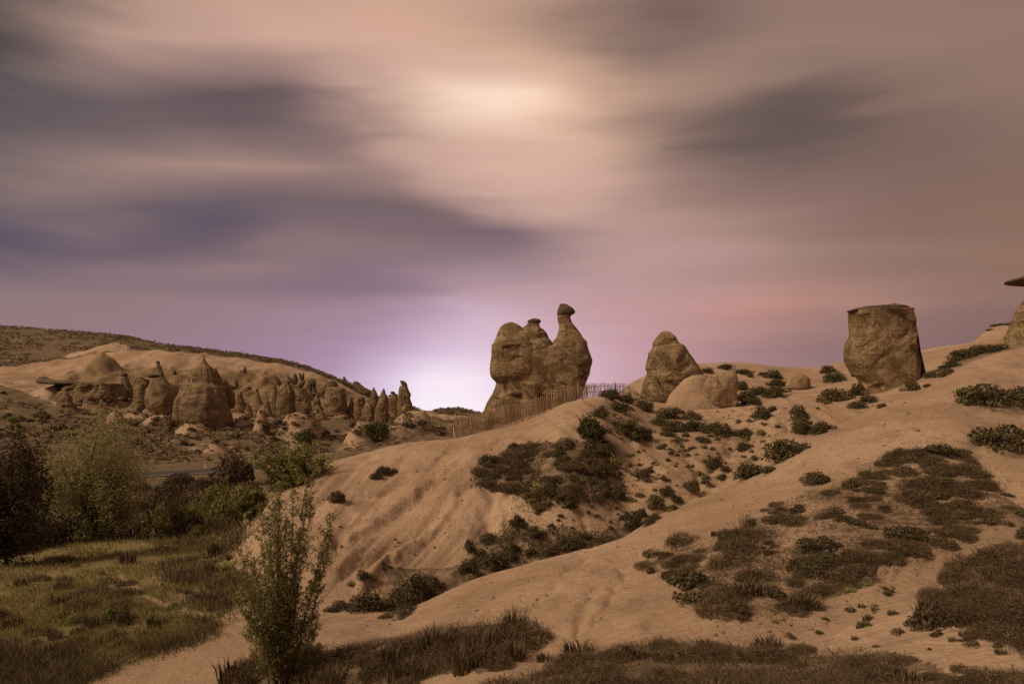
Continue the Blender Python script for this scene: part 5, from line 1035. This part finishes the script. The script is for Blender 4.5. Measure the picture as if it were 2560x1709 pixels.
# slender sapling of many stems in front
r = np.random.default_rng(21); b0 = hit(722, 1722); D0 = b0.y
sap = link('willow_sapling', None, None, 'slender many-stemmed willow sapling in front of the sandy mound', 'tree', loc=b0)
tips = [(595, 1430), (590, 1500), (602, 1375), (648, 1285), (690, 1255), (792, 1168), (765, 1205), (832, 1290), (826, 1335), (735, 1215), (700, 1225), (670, 1290), (650, 1330), (628, 1400), (615, 1455), (602, 1520), (806, 1400), (802, 1470), (790, 1560), (685, 1260), (715, 1300), (640, 1480), (612, 1590), (755, 1330), (780, 1260), (660, 1390), (795, 1620), (625, 1640), (700, 1420), (740, 1480)]
tubes, LC, LN = [], [], []
for (tx, ty) in tips:
    dy = r.uniform(-.75, .75); e = at(tx, ty, D0 + dy) - np.array(b0); s0 = np.array((r.uniform(-.25, .2), r.uniform(-.2, .2), -0.15))
    mid_ = s0 * .55 + e * .45; mid_[0] = s0[0] + (e[0] - s0[0]) * r.uniform(.25, .4); mid_ += r.normal(0, .03, 3)
    ts = np.linspace(0, 1, 9)[:, None]; cur = (1 - ts) ** 2 * s0 + 2 * ts * (1 - ts) * mid_ + ts ** 2 * e
    L = np.linalg.norm(e - s0); tubes.append(tube_arrays(cur, np.linspace(.011 + .004 * L / 3, .003, 9), 5))
    for q in range(int(34 + 20 * L)):
        t = r.uniform(.16, 1) ** .8; o = (1 - t) ** 2 * s0 + 2 * t * (1 - t) * mid_ + t * t * e
        dv = r.normal(size=3) * np.array((1, 1, .4)) + np.array((0, 0, .95)); dv /= np.linalg.norm(dv); ln = r.uniform(.12, .36) * (1.1 - .5 * t)
        tubes.append(tube_arrays([o, o + dv * ln], [.0035, .0015], 3))
        m = r.integers(9, 16); LC.append(o + dv * ln * np.sort(r.uniform(.15, 1.05, m))[:, None] + r.normal(0, .022, (m, 3))); LN.append(r.normal(size=(m, 3)))
keep, rng = rng, r
V, Fq = leaf_arrays(np.concatenate(LC), np.concatenate(LN), np.full(sum(len(x) for x in LC), 0.031), 0.26)
rng = keep
link('crown', mesh_from('crown', V, Fq, M_SAP, False), sap); link('trunk', mesh_from('trunk', *merge(tubes), M_BARK), sap)

# ------------------------------------------------------------------ small flowers and rosette
def blades(n, h, w, spread, mat, seed):
    me = tuft_mesh(seed, n, mat, w, spread, 0.15); return me
for (a, b, lab, fl) in [(2075, 1418, 'small clump of iris leaves with two purple flowers on the near slope', True), (1985, 1420, 'flowerless clump of green sword leaves beside the purple iris', False)]:
    p = hit(a, b); o = link('iris_plant', None, None, lab, 'flower', loc=p); k = p.y / FP
    lf = link('leaves', blades(26, 1, .05, .5, M_IRIS, 700 + int(fl)), o); lf.scale = (22 * k, 22 * k, 34 * k)
    if fl:
        for (fx, fz) in ((-7, 42), (10, 44)):
            V, T = rock_mesh([(1000 - 3, 1278, 1282), (1000 - 1, 1276, 1284), (1000 + 2, 1275, 1285), (1000 + 4, 1278, 1282)], p.y, 0.9, 8, 10, .25, 3)
            V = V - V.mean(0) + np.array((fx * k, 0, fz * k)); link('flower', mesh_from('flower', V, T, M_PETAL), o)
            V, T = tube_arrays([(fx * k * .3, 0, 0), (fx * k, 0, fz * k)], [.006, .004], 4); link('stalk', mesh_from('stalk', V, T, M_IRIS), o)
p = hit(1627, 1432); o = link('rosette_plant', tuft_mesh(720, 34, M_ROSETTE, .10, 1.6, 1.2), None, 'pale yellow-green leafy rosette on the bare sand at the slope edge', 'plant', loc=p); o.scale = (20 * p.y / FP, 20 * p.y / FP, 30 * p.y / FP)
shrub(1241, 1012, 34, 30, 'small leafy shrub clinging to the left foot of the camel-shaped rock', None, BUSHES, True, p=Vector(at(1222, 1022, 39.0)), sink=0)
shrub(1700, 858, 22, 10, 'tiny shrub growing near the top of the dome-shaped rock', None, SMALLS, False, p=Vector(at(1702, 857, 42.0)), sink=0.6)

# ------------------------------------------------------------------ grass that nobody could count
def grass_stuff(name, label, polys, n, h, w, mat, jitter=0.5, keep_off=None, bend=0.5, wind=(-0.25, 0.0), thin=None, deep=0, rag=10):
    P = []
    for poly, share in polys:
        q = rand_in_np(poly, int(n * share)) + rng.normal(0, rag, (int(n * share), 2))
        if keep_off: q = q[segdist(q[:, 0], q[:, 1], keep_off[0]) > keep_off[1] + rng.uniform(0, keep_off[2], len(q))]
        for (a, b) in q:
            p = hit(a, b)
            if p is None or p.y > 75: continue
            if deep and p.y < deep: continue
            P.append(p[:])
    P = np.array(P)
    if thin is not None: P = P[fbm(P * thin[0] + 40, 3) + rng.normal(0, .10, len(P)) > thin[1]]
    m = len(P)
    hh = h * rng.uniform(1 - jitter, 1 + jitter, m) * (1 + 0.5 * fbm(P * 0.6, 2)); a = rng.uniform(0, 6.283, m)
    ws = w * rng.uniform(.7, 1.3, m) * np.clip(P[:, 1] / 14, 0.8, 2.5)
    s = np.stack([np.cos(a) * ws, np.sin(a) * ws * .4, np.zeros(m)], 1)
    o = np.stack([rng.normal(wind[0], bend, m) * hh, rng.normal(wind[1], bend, m) * hh, hh], 1)
    P[:, 2] -= 0.02
    mid_ = P + o * np.array((.35, .35, .6))
    V = np.stack([P - s, P + s, mid_ + s * .75, mid_ - s * .75, P + o], 1).reshape(-1, 3)
    k = np.arange(m)[:, None] * 5
    T = np.concatenate([k + np.array([[0, 1, 2]]), k + np.array([[0, 2, 3]]), k + np.array([[3, 2, 4]])])
    return link(name, mesh_from(name, V, T, mat, False), None, label, 'grass', kind='stuff')
def rand_in_np(poly, n):
    xs = [p[0] for p in poly]; ys = [p[1] for p in poly]; out = np.zeros((0, 2))
    while len(out) < n:
        q = np.stack([rng.uniform(min(xs), max(xs), n), rng.uniform(min(ys), max(ys), n)], 1)
        out = np.concatenate([out, q[inpoly(q[:, 0], q[:, 1], poly)]])
    return out[:n]
MV = [(-60, 1740), (-60, 1300), (0, 1300), (250, 1330), (520, 1310), (645, 1292), (590, 1335), (580, 1400), (630, 1495), (560, 1545), (550, 1575), (480, 1608), (330, 1645), (210, 1705), (150, 1740)]
grass_stuff('meadow_grass', 'soft green-brown grass covering the meadow at the lower left', [(MV, 1.0)], 46000, 0.12, 0.009, M_MEADOW, keep_off=(PATH_SMALL, 2, 10), rag=14, thin=(0.45, -.16), jitter=.75)
for (a, b) in rand_in([(-40, 1460), (60, 1420), (300, 1400), (520, 1370), (600, 1400), (620, 1490), (520, 1545), (420, 1580), (200, 1660), (-40, 1690)], 70):
    w = random.uniform(26, 80); shrub(a, b, w, w * random.uniform(.35, .7), size_of(w, 40, 62) + ' weedy tuft ' + near_of(a, b, [(60, 1450, 'at the far left of the meadow'), (60, 1620, 'at the near left of the meadow'), (300, 1420, 'beside the rounded willow in the meadow'), (280, 1560, 'in the middle of the meadow'), (420, 1480, 'along the small meadow path'), (560, 1420, 'at the mound side of the meadow'), (520, 1550, 'where meadow and path meet')]), 'weedy tufts in the meadow', TUFTS + LEAFY[:1] + TWIGS[4:], False, 'meadow_tuft', 'grass tuft')
grass_stuff('dry_grass', 'brown dry grass between the meadow and the foot of the sandy mound', [([(380, 1345), (560, 1310), (655, 1290), (610, 1330), (600, 1400), (650, 1500), (560, 1530), (470, 1500), (400, 1430)], 1.0)], 14000, 0.17, 0.008, M_DRYGRASS, rag=16, thin=(.5, -.1))
grass_stuff('meadow_grass', 'tall dry grass along the lower edge of the meadow', [([(-60, 1740), (-60, 1600), (100, 1640), (300, 1600), (470, 1560), (550, 1560), (545, 1580), (470, 1615), (330, 1650), (210, 1712), (150, 1740)], 1.0)], 9000, 0.30, 0.007, M_DRYGRASS, thin=(0.8, -.1))
grass_stuff('dry_grass', 'dry brown grass on the banks along the bottom of the picture', [(POLY_BANK0, .12), (POLY_BANK1, .26), (POLY_BANK2, .42), (POLY_BANK3, .2)], 52000, 0.10, 0.0042, M_DRYGRASS, keep_off=(TRAIL, 22, 16), thin=(0.9, -.12), bend=0.9)
grass_stuff('ground_cover', 'thin dry ground cover over the vegetated slope before the ridge', [(POLY_SLOPE, 1.0)], 34000, 0.055, 0.006, M_TUFT, bend=1.0, thin=(0.55, -.08), rag=22)
grass_stuff('ground_cover', 'thin dry ground cover in the patches on the mound and in the gully', [(POLY_MOUND, .6), (POLY_GULLY, .4)], 20000, 0.11, 0.009, M_TUFT, bend=1.0, thin=(0.6, -.02), deep=19.0, rag=12)
grass_stuff('valley_grass', 'dark rough grass on the valley floor before the road', [([(-60, 1205), (340, 1195), (560, 1182), (640, 1180), (650, 1260), (560, 1330), (250, 1340), (-60, 1310)], 1.0)], 12000, 0.45, 0.02, M_TUFT)
# scrub cover on the plateau of the far hill
cl = []
rr = np.random.default_rng(55)
sel = np.nonzero((Tf > 13.95) & (Tf < 15.1) & (f_(PXG) < 1280) & (f_(PXG) > -300) & (rr.uniform(0, 1, len(GV)) < 0.55) & (scrub > 0.5))[0]
sel2 = np.nonzero((Tf > 10.6) & (Tf < 12.6) & (f_(PXG) < 1200) & (f_(PXG) > -200) & (rr.uniform(0, 1, len(GV)) < 0.16))[0]
sel = np.concatenate([sel, sel2])
dn = fbm(GV[sel] * np.array((0.10, 0.10, 0.2)), 3)
sel = sel[dn > -0.10]
C = np.repeat(GV[sel], 5, 0) + rr.normal(0, 1, (len(sel) * 5, 3)) * np.array((.55, .55, .18)) + np.array((0, 0, .28))
rng = rr
V, Fq = leaf_arrays(C, np.tile([[0, -.4, 1.0]], (len(C), 1)), np.full(len(C), 0.36), 0.7)
link('hill_scrub', mesh_from('hill_scrub', V, Fq, M_TUFT, False), None, 'dense low brown scrub covering the top of the far hill', 'scrub', kind='stuff')

# ------------------------------------------------------------------ loose stones
def stone_mesh(seed):
    r = np.random.default_rng(seed)
    V, T = rock_mesh([(1000 - 40, 1262, 1298), (1000 - 28, 1246, 1314), (1000, 1238, 1322), (1000 + 22, 1244, 1316), (1000 + 32, 1262, 1298)], 20.0, 0.8, 10, 12, 0.16, seed)
    return mesh_from('stone', (V - V.mean(0)), T, M_PALE)
STONES = [stone_mesh(800 + k) for k in range(5)]
for (cx_, cy_, n_, sp_, where) in [(1560, 1040, 6, 34, 'below the fence end junipers'), (1690, 1035, 7, 60, 'at the foot of the dome-shaped rock'), (1800, 1045, 8, 60, 'under the pale pointed boulder'), (1905, 1030, 9, 40, 'in the rubble left of the small pale dome'), (2215, 1010, 8, 70, 'at the foot of the square block rock'), (2120, 1440, 6, 80, 'beside the lower trail bend'), (1900, 1560, 6, 90, 'at the foot of the near slope'), (560, 1380, 7, 40, 'between the meadow and the mound foot')]:
    for k in range(n_):
        p = hit(cx_ + random.gauss(0, sp_ * .6), cy_ + random.gauss(0, 9))
        if p is None or p.y > 60: continue
        o = link('stone', random.choice(STONES), None, 'small loose pale stone ' + where, 'stone', 'loose stones ' + where, loc=(p.x, p.y, p.z))
        sc_ = random.uniform(.10, .30) * p.y / 40; o.scale = (sc_, sc_, sc_ * .8); o.rotation_euler = (random.uniform(-.4, .4), random.uniform(-.4, .4), random.uniform(0, 6.28))
GP = []
for poly, n_ in (([(900, 1560), (1200, 1450), (1600, 1330), (2000, 1120), (2500, 920), (2540, 1000), (2200, 1160), (1700, 1380), (1500, 1560), (1000, 1620)], 1500), ([(1480, 1110), (2000, 1060), (1900, 1180), (1650, 1280), (1540, 1330)], 900), ([(700, 1250), (1150, 1120), (1200, 1300), (950, 1480), (760, 1480)], 700), (POLY_SLOPE, 700), ([(1500, 1600), (1900, 1540), (2150, 1480), (2560, 1300), (2560, 1340), (2200, 1530), (1900, 1620)], 700)):
    for (a, b) in rand_in_np(poly, n_):
        p = hit(a, b)
        if p is not None and p.y < 50: GP.append(p[:])
GP = np.array(GP); m = len(GP); sz = (rng.pareto(2.6, m) * 0.008 + 0.008).clip(0, .07) * np.clip(GP[:, 1] / 14, .8, 2.2)
oct_v = np.array([(1, 0, 0), (-1, 0, 0), (0, 1, 0), (0, -1, 0), (0, 0, .7), (0, 0, -.7)], float); oct_f = np.array([(0, 2, 4), (2, 1, 4), (1, 3, 4), (3, 0, 4), (2, 0, 5), (1, 2, 5), (3, 1, 5), (0, 3, 5)])
V = (GP[:, None] + oct_v[None] * sz[:, None, None] * rng.uniform(.6, 1.4, (m, 6, 1))).reshape(-1, 3)
T = (oct_f[None] + np.arange(m)[:, None, None] * 6).reshape(-1, 3)
link('gravel', mesh_from('gravel', V, T, M_ROCKFAR, False), None, 'fine gravel and crumbs of tuff lying on the bare slopes', 'gravel', kind='stuff')
